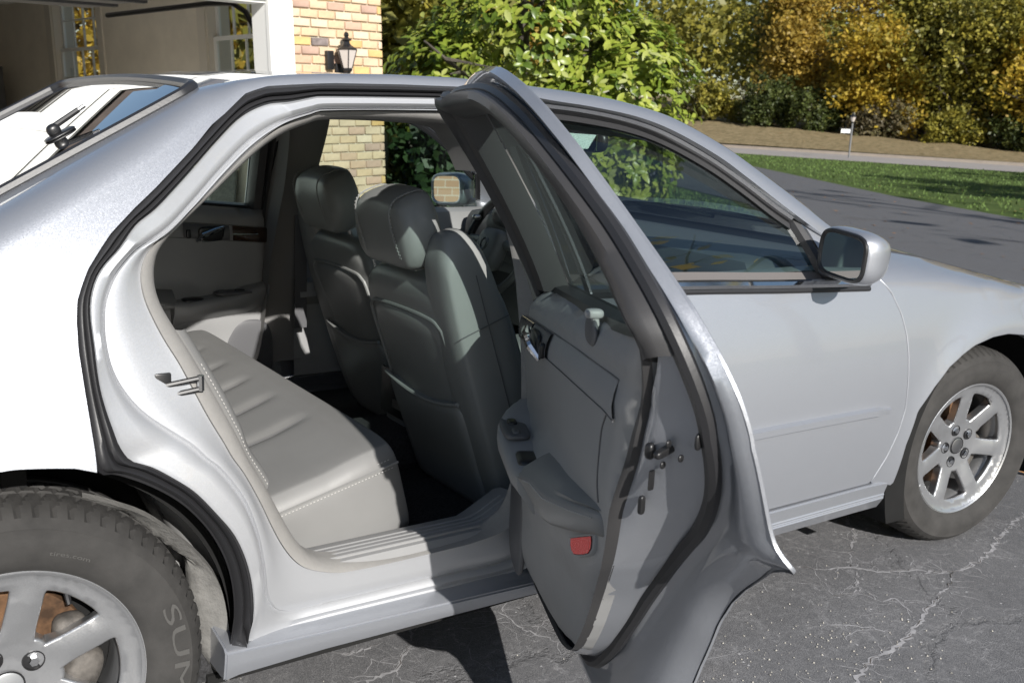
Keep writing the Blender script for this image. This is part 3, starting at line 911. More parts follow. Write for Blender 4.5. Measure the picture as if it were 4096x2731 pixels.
def limb_tree(h, spread, rg_, trunk_r, lean=0.0, nl=9, start=.25):
    r_ = random.Random(rg_); mb = MB(); tips = []
    tr = [(0, 0, -.3)]
    for k in range(1, 9):
        t = k / 8; tr.append((lean * t * h + r_.uniform(-.02, .02) * h * t, r_.uniform(-.02, .02) * h * t, h * .86 * t))
    mb.tube(tr, [trunk_r * (1 - .85 * (k / 8) ** .8) + .015 for k in range(9)], 8)
    for k in range(nl):
        t = start + (.95 - start) * (k + r_.random() * .8) / nl
        i = min(7, int(t * 8)); f = t * 8 - i
        p0 = Vector(tr[i]).lerp(Vector(tr[i + 1]), f)
        a = k * 2.4 + r_.uniform(-.5, .5); ln = spread * (1.1 - .55 * t) * r_.uniform(.75, 1.15)
        p1 = p0 + Vector((math.cos(a) * ln * .5, math.sin(a) * ln * .5, ln * r_.uniform(.12, .4)))
        p2 = p0 + Vector((math.cos(a) * ln, math.sin(a) * ln, ln * r_.uniform(.2, .75)))
        rr = trunk_r * (1 - .8 * t) * .5 + .012
        mb.tube([p0, p1, p2], [rr, rr * .6, rr * .22], 6)
        for q in range(3):
            b0 = p1.lerp(p2, r_.uniform(0, .8)); b1 = b0 + Vector((r_.uniform(-1, 1), r_.uniform(-1, 1), r_.uniform(-.2, .8))) * ln * .35
            mb.tube([b0, b1], [rr * .4, rr * .12], 5); tips.append(b1)
        tips += [p2, p1.lerp(p2, .6)]
    return mb, tips

def tree(name, label, x, y, h, spread, mat, seed, leaf=.15, density=1.0, trunk=.22, bark=None, start=.15, group=None, low=.04, lean=0.0, z=None, fill=330, flatt=(1, 1, 1)):
    z = bank_z(x, y) if z is None else z
    t = empty(name, (x, y, z)); tag(t, label, "tree", group)
    mb, tips = limb_tree(h, spread, seed, trunk, lean, 11, start)
    mb.build("trunk", bark or M_BARK, t)
    rs = np.random.RandomState(seed + 500)
    cen = [tuple(p) for p in tips]
    # clumps on an uneven shell, with gaps
    lobes = [(rs.uniform(-.55, .55) * spread, rs.uniform(-.55, .55) * spread, h * rs.uniform(low + .12, .92), spread * rs.uniform(.28, .55)) for _ in range(13)]
    for k in range(int(fill * density)):
        lx, ly, lz, lr = lobes[rs.randint(len(lobes))]
        d = rs.normal(size=3); d /= np.linalg.norm(d); d *= lr * rs.uniform(.45, 1.08)
        p = (lx + d[0] + lean * lz, ly + d[1], max(h * low, lz + d[2] * .8)); cen.append(p)
    leafy("crown", cen, leaf, int(24 * density * (.24 / leaf) ** 1.6), .42, mat, seed, t)
    return t
M_YEL = leaf_mat("autumn_yellow_leaves", [(.20, .17, .03), (.42, .33, .05), (.62, .46, .06), (.55, .38, .065), (.34, .28, .045)], trans=.5)
M_ORG = leaf_mat("autumn_orange_leaves", [(.19, .15, .035), (.36, .26, .055), (.50, .34, .06), (.42, .32, .07)], trans=.45)
M_OLIVE = leaf_mat("olive_leaves", [(.085, .09, .02), (.17, .165, .03), (.28, .25, .04), (.38, .32, .05)], trans=.3)
M_GREEN = leaf_mat("dark_green_leaves", [(.022, .032, .010), (.045, .062, .016), (.08, .10, .024), (.13, .14, .03)], trans=.25)
M_BROWN = leaf_mat("brown_twig_leaves", [(.05, .042, .024), (.10, .082, .045), (.15, .125, .06), (.12, .13, .045)], trans=.2)
nn_ = Vector((d_.y, -d_.x))
def bank_at(t, s_): k = Vector(off(f0, t)); return k.x + nn_.x * s_, k.y + nn_.y * s_
WG = "autumn trees along the wood's edge"
# (t along the street, s back from the kerb)
woods = [("autumn_tree", "broad golden maple with forked dark trunk right of the lamp post", -3.0, 13.0, 13, 4.6, M_YEL, 21, dict(leaf=.165, trunk=.42, density=1.15)),
         ("autumn_tree", "yellow-green tree filling the far right edge of the photo", -10.5, 10.5, 12, 4.4, M_YEL, 22, dict(leaf=.165, density=1.15)),
         ("autumn_tree", "bright yellow low-branched tree between the forked maple and the right edge", -7.0, 16.0, 14, 4.5, M_YEL, 23, dict(leaf=.165)),
         ("autumn_tree", "golden tree directly behind the lamp post", 4.2, 14.0, 12.5, 4.3, M_YEL, 24, dict(leaf=.16)),
         ("autumn_tree", "olive tree left of the lamp post with golden tips", 9.0, 12.0, 11, 3.8, M_OLIVE, 25, dict(leaf=.16)),
         ("birch_tree", "pale-trunked tree rising against the sky above the shrubs", 15.0, 16.0, 17, 3.4, M_ORG, 26, dict(leaf=.15, bark=M_BIRCH, density=.55, start=.4, low=.35, trunk=.38)),
         ("birch_tree", "leaning pale bare-limbed tree beside the taller white trunk", 12.2, 19.0, 14, 4.0, M_YEL, 27, dict(leaf=.15, bark=M_BIRCH, density=.5, start=.35, low=.3, trunk=.30, lean=.10)),
         ("autumn_tree", "olive-gold tree next to the magnolia against a gap of sky", 20.0, 15.0, 12, 3.6, M_OLIVE, 28, dict(leaf=.15, density=.8)),
         ("autumn_tree", "thin orange tree at the left of the pale trunks", 17.6, 11.5, 9.5, 2.6, M_ORG, 29, dict(leaf=.15, density=.7)),
         ("autumn_tree", "low golden tree between the lamp post and the pale trunks", 11.5, 11.2, 7.5, 3.6, M_YEL, 33, dict(leaf=.15)),
         ("autumn_tree", "broad olive-gold tree low behind the lamp post sign", 6.2, 11.6, 8.0, 3.6, M_OLIVE, 34, dict(leaf=.15)),
         ("autumn_tree", "low yellow tree right of the lamp post", 1.4, 11.4, 7.5, 3.4, M_YEL, 35, dict(leaf=.15)),
         ("autumn_tree", "rusty tree high behind the forked maple", .6, 22.0, 17, 5.2, M_ORG, 30, dict(leaf=.19)),
         ("autumn_tree", "dark green tree high at the upper right corner", -8.5, 24.0, 18, 5.0, M_OLIVE, 31, dict(leaf=.19)),
         ("autumn_tree", "taller gold tree behind the one at the lamp post", 7.0, 23.0, 16, 5.0, M_YEL, 32, dict(leaf=.18))]
for nm, lb, t_, s_, h, sp_, mt, sd, kw in woods:
    x, y = bank_at(t_, s_); tree(nm, lb, x, y, h, sp_, mt, sd, group=WG, **kw)
# trees behind the garage corner and magnolia
tree("autumn_tree", "yellow tree behind the garage corner", 17.5, 33.0, 13, 4.6, M_YEL, 41, leaf=.15, z=0)
tree("autumn_tree", "olive tree with a dark leaning trunk between garage and magnolia", 13.2, 23.0, 9.5, 2.6, M_OLIVE, 42, leaf=.17, z=0, trunk=.16, lean=.08, density=1.2)
tree("autumn_tree", "deep green bushy tree low behind the garage corner", 12.2, 25.5, 6.0, 2.6, M_GREEN, 43, leaf=.17, z=0, low=.02, density=1.3)
tree("autumn_tree", "orange-gold tree above the magnolia's right shoulder", 30.0, 40.0, 14, 4.6, M_ORG, 44, leaf=.16, z=0)
tree("autumn_tree", "gold tree seen through the garage windows", 6.5, 24.0, 5.6, 3.4, M_YEL, 45, leaf=.15, z=0, low=.05)
tree("autumn_tree", "olive tree seen through the right-hand garage window", 8.6, 14.4, 4.6, 2.0, M_OLIVE, 46, leaf=.15, z=0, low=.05)
# shrubs at the foot of the wood
def shrub(name, label, x, y, h, w_, mat, seed, leaf=.11, n_=300, z=None, group=None, per=22):
    z = bank_z(x, y) if z is None else z
    t = empty(name, (x, y, z)); tag(t, label, "shrub", group)
    mb = MB(); r_ = random.Random(seed)
    for k in range(9):
        a = r_.uniform(0, 6.28); mb.tube([(0, 0, -.1), (math.cos(a) * w_ * .3, math.sin(a) * w_ * .3, h * .45), (math.cos(a) * w_ * .55, math.sin(a) * w_ * .55, h * r_.uniform(.6, .95))], [.05, .03, .01], 5)
    mb.build("stems", M_BARK, t)
    rs = np.random.RandomState(seed); cen = []
    lob = [(rs.uniform(-.6, .6) * w_, rs.uniform(-.6, .6) * w_, h * rs.uniform(.2, .68), w_ * rs.uniform(.3, .5)) for _ in range(9)]
    for k in range(n_):
        lx, ly, lz, lr = lob[rs.randint(9)]; d = rs.normal(size=3); d /= np.linalg.norm(d); d *= lr * rs.uniform(.6, 1.05); cen.append((lx + d[0], ly + d[1], max(.05, lz + d[2])))
    leafy("foliage", cen, leaf, per, leaf * 1.4, mat, seed + 9, t)
    return t
SG = "undergrowth shrubs at the foot of the wood"
sh = [(22, 9.0, 3.0, 2.2, M_OLIVE, "olive bush nearest the magnolia at the wood's foot"), (18.5, 8.5, 3.2, 2.2, M_GREEN, "dark green bush below the pale trunks"), (14.8, 9.4, 2.6, 2.1, M_GREEN, "low dark green bush right of the pale trunks"),
      (10.6, 9.6, 2.4, 2.0, M_BROWN, "brown tangled bush left of the lamp post"), (6.4, 9.9, 2.3, 2.0, M_OLIVE, "olive bush just left of the lamp post top"),
      (2.2, 10.2, 2.0, 2.0, M_GREEN, "dark bush just right of the lamp post"), (-1.4, 10.4, 1.9, 1.9, M_OLIVE, "olive bush at the forked maple's foot"), (-4.8, 9.6, 1.8, 1.9, M_GREEN, "dark low bush right of the forked maple"), (-7.4, 8.6, 3.0, 2.2, M_YEL, "yellowing bush low at the right of the wood"), (-11.2, 8.4, 3.0, 2.3, M_OLIVE, "olive bush at the photo's right edge")]
for i, (t_, s_, h, w_, mt, lb) in enumerate(sh):
    x, y = bank_at(t_, s_); shrub("undergrowth_shrub", lb, x, y, h, w_, mt, 60 + i, group=SG)
# the far wood: one mass
rs = np.random.RandomState(5); cen = []
for k in range(1500):
    t_ = rs.uniform(-26, 48); s_ = rs.uniform(26, 46); x, y = bank_at(t_, s_)
    hmax = 15 if t_ < 11 else (7.0 if t_ < 24 else 10)
    cen.append((x, y, bank_z(x, y) + rs.uniform(.2, 1) ** .9 * hmax))
fw = leafy("far_wood", cen, .36, 18, .85, M_OLIVE, 77); tag(fw, kind="stuff")
# shade trees beyond the right edge of the picture
for i, (x, y, h, s_) in enumerate(((13.5, -10.5, 14, 4.6), (22.0, -7.5, 12, 4.0), (32, -7.0, 13, 4.6))):
    tree("shade_tree", ["shade tree nearest the car, just outside the right of the photo", "second shade tree along the lawn outside the right of the photo", "third shade tree farthest down the lawn outside the right of the photo"][i], x, y, h, s_, M_YEL, 90 + i, leaf=.3, z=0, density=(.10, .40, .45)[i], group="trees shading the lawn from beyond the photo", low=.3, start=.35)

# magnolia: big glossy leaves; the 300 that show largest are parts of their own
mag = empty("magnolia", (7.35, 8.25, 0)); tag(mag, "large glossy green magnolia bush beside the garage corner", "bush")
mb, tips = limb_tree(4.6, 1.7, 8, .12, 0, 14, .08); mb.build("trunk", M_BARK, mag)
M_MAG = leaf_mat("magnolia_leaves", [(.07, .12, .018), (.14, .205, .028), (.24, .30, .04), (.36, .40, .075), (.40, .43, .20)], rough=.34, trans=.3, spec=.45)
rs = np.random.RandomState(12)
def leaf_shape(L_, W_, bend):
    pr = [(0, 0), (.22, .62), (.5, 1.0), (.78, .72), (1, 0)]
    V = []; F = []
    for t, w_ in pr:
        z = -bend * t * t * L_
        V += [(t * L_, -w_ * W_, z + .18 * W_ * w_), (t * L_, 0, z - .05 * W_), (t * L_, w_ * W_, z + .18 * W_ * w_)]
    for i in range(4):
        F += [(3 * i, 3 * i + 3, 3 * i + 4, 3 * i + 1), (3 * i + 1, 3 * i + 4, 3 * i + 5, 3 * i + 2)]
    return V, F
lobes = [(.1, -.1, 2.5, 1.3), (-.70, .52, 1.6, .85), (-.6, .42, 2.0, .62), (1.0, -.72, 1.55, 1.05), (1.1, -.85, 2.0, .62), (.35, -.5, 1.0, 1.1), (.15, -.25, 3.6, .85), (.5, -.4, 3.1, .8), (.1, .0, .9, 1.2), (.2, .3, 2.4, 1.2), (1.0, -.9, .9, .8), (-.7, .3, .8, .6), (.1, .2, 4.5, .9)]
campos = np.array((-.2161 - 7.35, -2.6086 - 8.25, 1.3285))
sprays = []
while len(sprays) < 3000:
    lx, ly, lz, lr = lobes[rs.randint(len(lobes))]
    d = rs.normal(size=3); d /= np.linalg.norm(d)
    p = np.array((lx, ly, lz)) + d * lr * rs.uniform(.62, 1.04)
    if p[2] < .12: continue
    ins = max(1 - np.linalg.norm(p - np.array(q[:3])) / q[3] for q in lobes)
    if ins > .5: continue
    sprays.append((p, d))
protos_l = [leaf_shape(.125, .030, .25), leaf_shape(.14, .034, .45), leaf_shape(.105, .028, .12)]
leaves = []
for p, d in sprays:
    tone = rs.uniform(0, 1)
    for k in range(7):
        a = k * 2.4 + rs.uniform(-.4, .4)
        ax = Vector(d) * .7 + Vector((0, 0, .45)); ax.normalize()
        o1 = ax.orthogonal().normalized(); o2 = ax.cross(o1)
        dirv = (o1 * math.cos(a) + o2 * math.sin(a)) * .9 + ax * rs.uniform(.1, .7); dirv.normalize()
        q = Vector(p) + ax * rs.uniform(-.08, .06)
        zax = (ax - dirv * ax.dot(dirv)).normalized(); yax = zax.cross(dirv)
        M = Matrix(((dirv.x, yax.x, zax.x, q.x), (dirv.y, yax.y, zax.y, q.y), (dirv.z, yax.z, zax.z, q.z), (0, 0, 0, 1)))
        sc_ = rs.uniform(.75, 1.2)
        leaves.append((M @ Matrix.Scale(sc_, 4), rs.randint(3), min(1, max(0, tone * .6 + rs.uniform(0, .4)))))
def vis_key(Lf):
    q = np.array(Lf[0].translation); to = q - campos; dd = np.linalg.norm(to)
    out = np.dot(q - np.array((0, 0, 2.2)), -to) / dd
    hgt = 0 if 1.5 < q[2] < 3.0 else 3
    return -(out * 1.0 - hgt)
leaves.sort(key=vis_key)
lp = {}
for M, k, tone in leaves[:300]:
    key = (k, int(tone * 5))
    if key not in lp:
        V, F = protos_l[k]; me = bpy.data.meshes.new("leaf"); me.from_pydata(V, [], F); me.materials.append(M_MAG); set_tone(me, [key[1] / 5 + .08] * len(F))
        me.polygons.foreach_set("use_smooth", [True] * len(F)); lp[key] = me
    o = bpy.data.objects.new("leaf", lp[key]); COL.objects.link(o); o.parent = mag; o.matrix_local = M
V = []; F = []; tn = []
for M, k, tone in leaves[300:]:
    b0 = len(V); pv, pf = protos_l[k]
    V += [tuple(M @ Vector(v)) for v in pv]; F += [tuple(i + b0 for i in f) for f in pf]; tn += [tone] * len(pf)
o = mk("foliage", V, F, M_MAG, mag, True, None); set_tone(o.data, tn); tag(o, kind="stuff")

# dark broad-leaved shrub against the garage corner
ds = shrub("evergreen_shrub", "dark green broad-leaved shrub low against the garage corner below the magnolia", 5.75, 7.35, 1.5, .85, leaf_mat("dark_evergreen_leaves", [(.010, .022, .008), (.018, .038, .012), (.03, .058, .018), (.05, .08, .03)], rough=.45, trans=.1), 131, leaf=.075, n_=420, z=0, per=12)

# post lamp with its little name board at the end of the drive
x_, y_ = 40.9, 28.7
post = empty("lamp_post", (x_, y_, 0)); tag(post, "slim grey post lamp with a small white sign board by the street", "lamp post")
post.rotation_euler = (R(1.3), R(-2.3), 0)
tube("post", [(0, 0, -.05), (0, 0, 1.62)], .045, plain("grey_post_paint", (.16, .165, .17), .5), post, 10)
mb = MB(); mb.lathe([(.0001, 1.62), (.07, 1.62), (.075, 1.66), (.06, 1.68)], 8); mb.build("lantern_base", M_BLACK, post, sharp=30); mb = MB(); mb.lathe([(.15, 1.90), (.14, 1.92), (.05, 2.02), (.03, 2.06), (.0001, 2.13)], 8); mb.build("lantern_cap", M_BLACK, post, sharp=30)
mb = MB(); mb.lathe([(.065, 1.68), (.13, 1.90)], 8); mb.build("lantern_glass", M_FROST, post, sharp=30)
rv = (c_right.x, c_right.y)
Mz = Matrix.Rotation(math.atan2(rv[1], rv[0]), 4, 'Z')
mb = MB(); mb.box((-.50, -.012, 1.15), (-.07, .012, 1.33), Mz); sgn_ = mb.build("sign_board", M_WHITE, post, smooth=False)
mb = MB(); mb.box((-.56, -.012, 1.36), (.12, .012, 1.385), Mz); mb.build("sign_bracket", M_BLACK, post, smooth=False)
# kerb-side drain lid in the grass
o = empty("utility_lid", (36.5, 37.2, 0)); tag(o, "small dark lid at the kerb beside the leaf bank", "lid")
V, F = boxg((-1.2, -.6, -.05), (1.2, .6, .10), .03); mk("lid_plate", V, F, M_GREEN if False else plain("dark_green_paint", (.03, .05, .035), .6), o)
# ------------------------------------------------------------------ the silver car (x forward, right side faces -y)

car = empty("car", (0, 0, 0))
tag(car, "silver four-door saloon with its rear passenger door wide open on the driveway", "car")

def prof(z):
    if z > .93: return .885 - .225 * (min((z - .93) / .415, 2)) ** 1.25
    if z > .60: return .945 - .060 * ((z - .60) / .33) ** 2
    return .945 - .045 * ((.60 - z) / .33) ** 2

def yside(x, z):
    y = prof(z)
    if x > 1.12: y -= .12 * max(0, z - ip(x, [1.12, 1.53, 1.93, 2.3, 2.6, 2.97], [.930, .920, .898, .882, .867, .838]))
    if x > 2.7: y *= 1 - .11 * ((x - 2.7) / 1.0) ** 2
    if x < -.3: y *= 1 - .05 * ((-.3 - x) / .6) ** 2
    if z < .95:
        for cx, cz, rr, am in ((0, .33, .41, .016), (2.85, .325, .42, .016)):
            d = math.hypot(x - cx, z - cz)
            y += am * math.exp(-((d - rr) / .07) ** 2) * min(1, max(0, (.95 - z) / .1))
    return y

def ze(x):
    a = ip(x, [.42, .5, .6, .7, .85, 1.0, 1.24], [1.3445, 1.3660, 1.380, 1.388, 1.3945, 1.3965, 1.392])
    if x < .42: a = 1.3445 + .57 * (x - .42)
    if x < -.25: a = 1.3445 + .57 * (-.25 - .42) - .06 * (-.25 - x)
    return a
def ye(x): return ip(x, [-.9, .40, .5, .6, .85, 1.3], [.60, .60, .58, .565, .55, .55])
def z1(x):
    return min(ze(x) - .012, ip(x, [-.9, -.2, .3, .42, .45, .5, .55, .6, .7, .85, 1.0, 1.24],
              [ze(-.9) - .06, ze(-.2) - .06, ze(.3) - .055, 1.300, 1.312, 1.345, 1.360, 1.367, 1.3745, 1.381, 1.384, 1.374]))
def Fbody(x, s):
    a = z1(x)
    if s <= 1:
        z = s * a
        return np.array((x, -yside(x, z), z))
    P1 = np.array((yside(x, a), a)); d = .002
    t1 = np.array((yside(x, a) - yside(x, a - d), d)); t1 /= np.linalg.norm(t1)
    P2 = np.array((ye(x), ze(x))); t2 = np.array((-1, .045)); t2 /= np.linalg.norm(t2)
    if s <= 1.3:
        t = (s - 1) / .3; Ln = np.linalg.norm(P2 - P1)
        C1 = P1 + t1 * Ln * .4; C2 = P2 - t2 * Ln * .4
        q = (1 - t) ** 3 * P1 + 3 * (1 - t) ** 2 * t * C1 + 3 * (1 - t) * t * t * C2 + t ** 3 * P2
        return np.array((x, -q[0], q[1]))
    t = s - 1.3
    return np.array((x, -ye(x) * (1 - t), ze(x) + .0125 * (1 - (1 - t) ** 2)))

C0 = [(1.15, 1.377), (1.001, 1.38), (.848, 1.377), (.675, 1.37), (.598, 1.363), (.55, 1.358), (.518, 1.348), (.497, 1.339), (.448, 1.301), (.378, 1.241), (.314, 1.187),
      (.253, 1.138), (.209, 1.1), (.189, 1.077), (.162, 1.043), (.150, 1.020), (.139, .996), (.134, .964), (.132, .917), (.134, .868), (.137, .811), (.139, .763), (.139, .728)]
ARCH_Q = [(.106, .74), (.062, .747), (.02, .752), (-.03, .751), (-.1, .74), (-.2, .70), (-.3, .625), (-.37, .52), (-.41, .40), (-.42, .30)]

def q_outline():
    o = [(x, z / z1(x)) for x, z in C0 + ARCH_Q]
    o += [(-.9, .30 / z1(-.9)), (-.9, 2.3), (-.27, 2.3), (-.25, 1.285), (.0, 1.285), (.2, 1.285), (.385, 1.285), (.415, 1.30), (.432, 1.34), (.44, 1.5), (.44, 2.3), (1.15, 2.3)]
    return o
for mir in (False, True):
    q = surf("quarter_and_roof_panel", q_outline(), Fbody, M_PAINT, car, step=.022, bstep=.010, ref=(0, -.7, .7), thick=.012, mir=mir)

# rear window with its black seal and demister lines
def rw_outline(): return [(-.245, 1.32), (.0, 1.32), (.2, 1.32), (.395, 1.32), (.415, 1.36), (.42, 1.6), (.425, 2.3), (.42, 3.0), (.415, 3.24), (.395, 3.28), (.2, 3.28), (-.245, 3.28)]
rw = surf("rear_window", rw_outline(), lambda x, s: Fbody(x, s) + np.array((0, 0, .002)), M_REARGL, car, step=.06, bstep=.02, ref=(0, 0, 1))
gk = [Fbody(x, s) + np.array((0, 0, .003)) for x, s in cat([(-.25, 1.29), (0, 1.29), (.2, 1.29), (.37, 1.29), (.405, 1.300), (.428, 1.345), (.434, 1.5), (.438, 1.9), (.44, 2.3), (.438, 2.7), (.434, 3.1), (.428, 3.255), (.405, 3.3), (.37, 3.31), (.2, 3.31), (0, 3.31), (-.25, 3.31)], 5)]
tube("window_seal", gk, .0125, M_RUBBER, rw, 8)
mb = MB()
for k in range(22):
    x = .385 - k * .0285
    mb.tube([Fbody(x, s) + np.array((0, 0, -.002)) for s in np.linspace(1.36, 3.24, 16)], .0008, 4)
mb.build("demister_line", plain("demister_brown", (.16, .05, .03), .6), rw)
# aerial foot on the glass
at = MB()
p_ = Vector(Fbody(.225, 1.3 + .40)); nv = Vector((-.57, -.03, 1)).normalized()
Mt = Matrix.Translation(p_ + nv * .004) @ nv.to_track_quat('Z', 'X').to_matrix().to_4x4()
V, F = pillow((.066, .046, .008), 3.0, 6); at.add(V, F, Mt)
ant = at.build("aerial_base", M_BLACK, rw)
at = MB()
V, F = pillow((.028, .024, .026), 2.4, 6, loc=(-.006, 0, .012)); at.add(V, F, Mt)
at.build("aerial_knuckle", M_BLACK, rw)
Ma = Mt @ Matrix.Rotation(R(-62), 4, 'Y')
tube("aerial_stub", [Mt @ Vector((0, 0, .018)), Mt @ Vector((0, 0, .018)) + Vector((.046, -.004, .034))], [.0062, .0055], M_BLACK, rw, 8)
tube("aerial_tip", [Mt @ Vector((0, 0, .018)) + Vector((.046, -.004, .034)), Mt @ Vector((0, 0, .018)) + Vector((.058, -.005, .043))], .0042, M_STEEL, rw, 8)

# ---- door opening: nested loops resampled by angle about one centre
CEN = np.array((.65, .85))
def by_angle(pts, n=200, per=6, a0=None, a1=None, smooth=True):
    P = cat(pts, per, True) if smooth else np.array(pts, float)
    a = np.unwrap(np.arctan2(P[:, 1] - CEN[1], P[:, 0] - CEN[0]))
    if a[-1] < a[0]: P = P[::-1]; a = a[::-1]
    a = np.concatenate([a - 2 * math.pi, a, a + 2 * math.pi]); P = np.vstack([P, P, P])
    o = np.argsort(a, kind='stable'); a = a[o]; P = P[o]
    t = np.linspace(0, 2 * math.pi, n, endpoint=False) if a0 is None else np.linspace(a0, a1, n)
    return np.stack([np.interp(t, a, P[:, k]) for k in range(P.shape[1])], 1), t
fr0 = [(1.118, .30), (1.12, .6), (1.12, .93), (1.118, 1.15), (1.112, 1.34)]
L0 = [(x, z, 0.0) for x, z in C0[:-1]] + [(.145, .722, .006), (.18, .702, .045), (.235, .671, .05), (.285, .632, .05), (.324, .585, .05), (.351, .538, .05), (.371, .485, .05), (.382, .429, .05), (.386, .378, .05), (.384, .327, .05), (.385, .298, .04),
      (.60, .289, .03), (.85, .286, .03), (1.06, .282, .03)] + [(x, z, 0.01) for x, z in fr0]
L1 = [(1.09, 1.352, .03), (.994, 1.354, .03), (.818, 1.349, .03), (.68, 1.344, .03), (.652, 1.341, .03), (.60, 1.330, .03), (.548, 1.322, .03), (.492, 1.297, .03), (.431, 1.249, .03), (.362, 1.188, .03), (.299, 1.135, .03), (.259, 1.108, .03), (.224, 1.07, .03),
      (.196, 1.045, .03), (.178, 1.022, .03), (.166, .992, .03), (.162, .959, .03), (.163, .92, .03), (.163, .882, .03), (.165, .846, .03), (.171, .81, .03), (.178, .78, .03), (.186, .752, .035), (.205, .722, .05), (.238, .706, .05), (.274, .68, .05), (.312, .647, .05),
      (.351, .597, .05), (.379, .556, .05), (.399, .51, .05), (.413, .459, .05), (.421, .402, .05), (.422, .36, .05), (.421, .33, .05), (.43, .308, .055), (.593, .303, .065), (.85, .298, .065), (1.06, .294, .065), (1.11, .33, .06), (1.112, .6, .05), (1.112, .93, .05), (1.11, 1.15, .05), (1.106, 1.32, .04)]
L2 = [(1.075, 1.325, .052), (.989, 1.329, .052), (.821, 1.324, .052), (.682, 1.317, .052), (.652, 1.31, .052), (.582, 1.288, .052), (.511, 1.25, .052), (.441, 1.197, .052), (.372, 1.137, .052), (.317, 1.092, .052), (.262, 1.064, .052), (.223, 1.029, .052), (.203, .998, .052),
      (.192, .968, .052), (.188, .924, .052), (.193, .875, .052), (.211, .832, .052), (.244, .79, .052), (.312, .734, .052), (.341, .702, .052), (.367, .676, .052), (.407, .613, .054), (.433, .539, .056), (.449, .46, .06), (.462, .392, .066), (.50, .345, .07), (.60, .335, .072), (.85, .332, .072), (1.05, .33, .072), (1.095, .40, .07), (1.103, .6, .06), (1.105, .93, .06), (1.104, 1.15, .06), (1.098, 1.28, .055)]
L3 = [(1.06, 1.317, .075), (.87, 1.321, .075), (.693, 1.314, .075), (.655, 1.306, .075), (.591, 1.284, .075), (.537, 1.252, .075), (.482, 1.212, .075), (.411, 1.155, .075), (.346, 1.107, .075), (.307, 1.079, .075), (.282, 1.056, .075), (.268, 1.034, .075), (.262, 1.011, .075),
      (.263, .983, .075), (.271, .953, .075), (.289, .908, .075), (.31, .866, .075), (.332, .814, .075), (.354, .764, .075), (.378, .717, .075), (.393, .686, .075), (.414, .652, .075), (.442, .594, .075), (.469, .531, .075), (.491, .488, .075), (.518, .45, .075), (.55, .425, .075), (.607, .404, .075), (.65, .399, .075), (.721, .397, .075), (.865, .397, .075), (.942, .399, .075), (1.031, .415, .075), (1.075, .46, .075), (1.09, .6, .07), (1.098, .8, .07), (1.099, 1.0, .07), (1.097, 1.15, .072), (1.086, 1.25, .074)]
L4 = [(1.045, 1.290, .11), (.996, 1.300, .11), (.845, 1.302, .11), (.703, 1.297, .11), (.655, 1.285, .11), (.602, 1.266, .11), (.546, 1.236, .11), (.473, 1.185, .11), (.388, 1.121, .11), (.341, 1.084, .11), (.312, 1.055, .11), (.299, 1.027, .11), (.295, .996, .11), (.299, .968, .11), (.307, .947, .11),
      (.326, .909, .11), (.348, .865, .11), (.37, .818, .11), (.394, .766, .11), (.418, .713, .11), (.436, .669, .11), (.467, .611, .11), (.495, .553, .11), (.524, .496, .11), (.547, .461, .11), (.571, .437, .11), (.605, .420, .11), (.658, .410, .11), (.76, .402, .11), (.886, .404, .11), (.963, .409, .11), (1.012, .432, .11), (1.045, .472, .11), (1.068, .60, .11), (1.08, .8, .11), (1.088, .95, .11), (1.09, 1.05, .11), (1.085, 1.13, .11), (1.075, 1.21, .11), (1.063, 1.26, .11)]
NA = 260
A0, TH_ = by_angle(L0, NA); A1, _ = by_angle(L1, NA); A2, _ = by_angle(L2, NA); A3, _ = by_angle(L3, NA); A4, _ = by_angle(L4, NA)
def xyo(A, y_mult=1.0):
    return np.array([(x, -(yside(x, z) - o), z) for x, z, o in A])
def mixo(A, B, t, do=0.0, off=None):
    Q = A * (1 - t) + B * t
    Q = Q.copy(); Q[:, 2] = (A[:, 2] * (1 - t) + B[:, 2] * t + do) if off is None else off
    return Q
deg = np.degrees(TH_) % 360
fk = np.where((deg > 40) & (deg < 300), 1.0, .15)
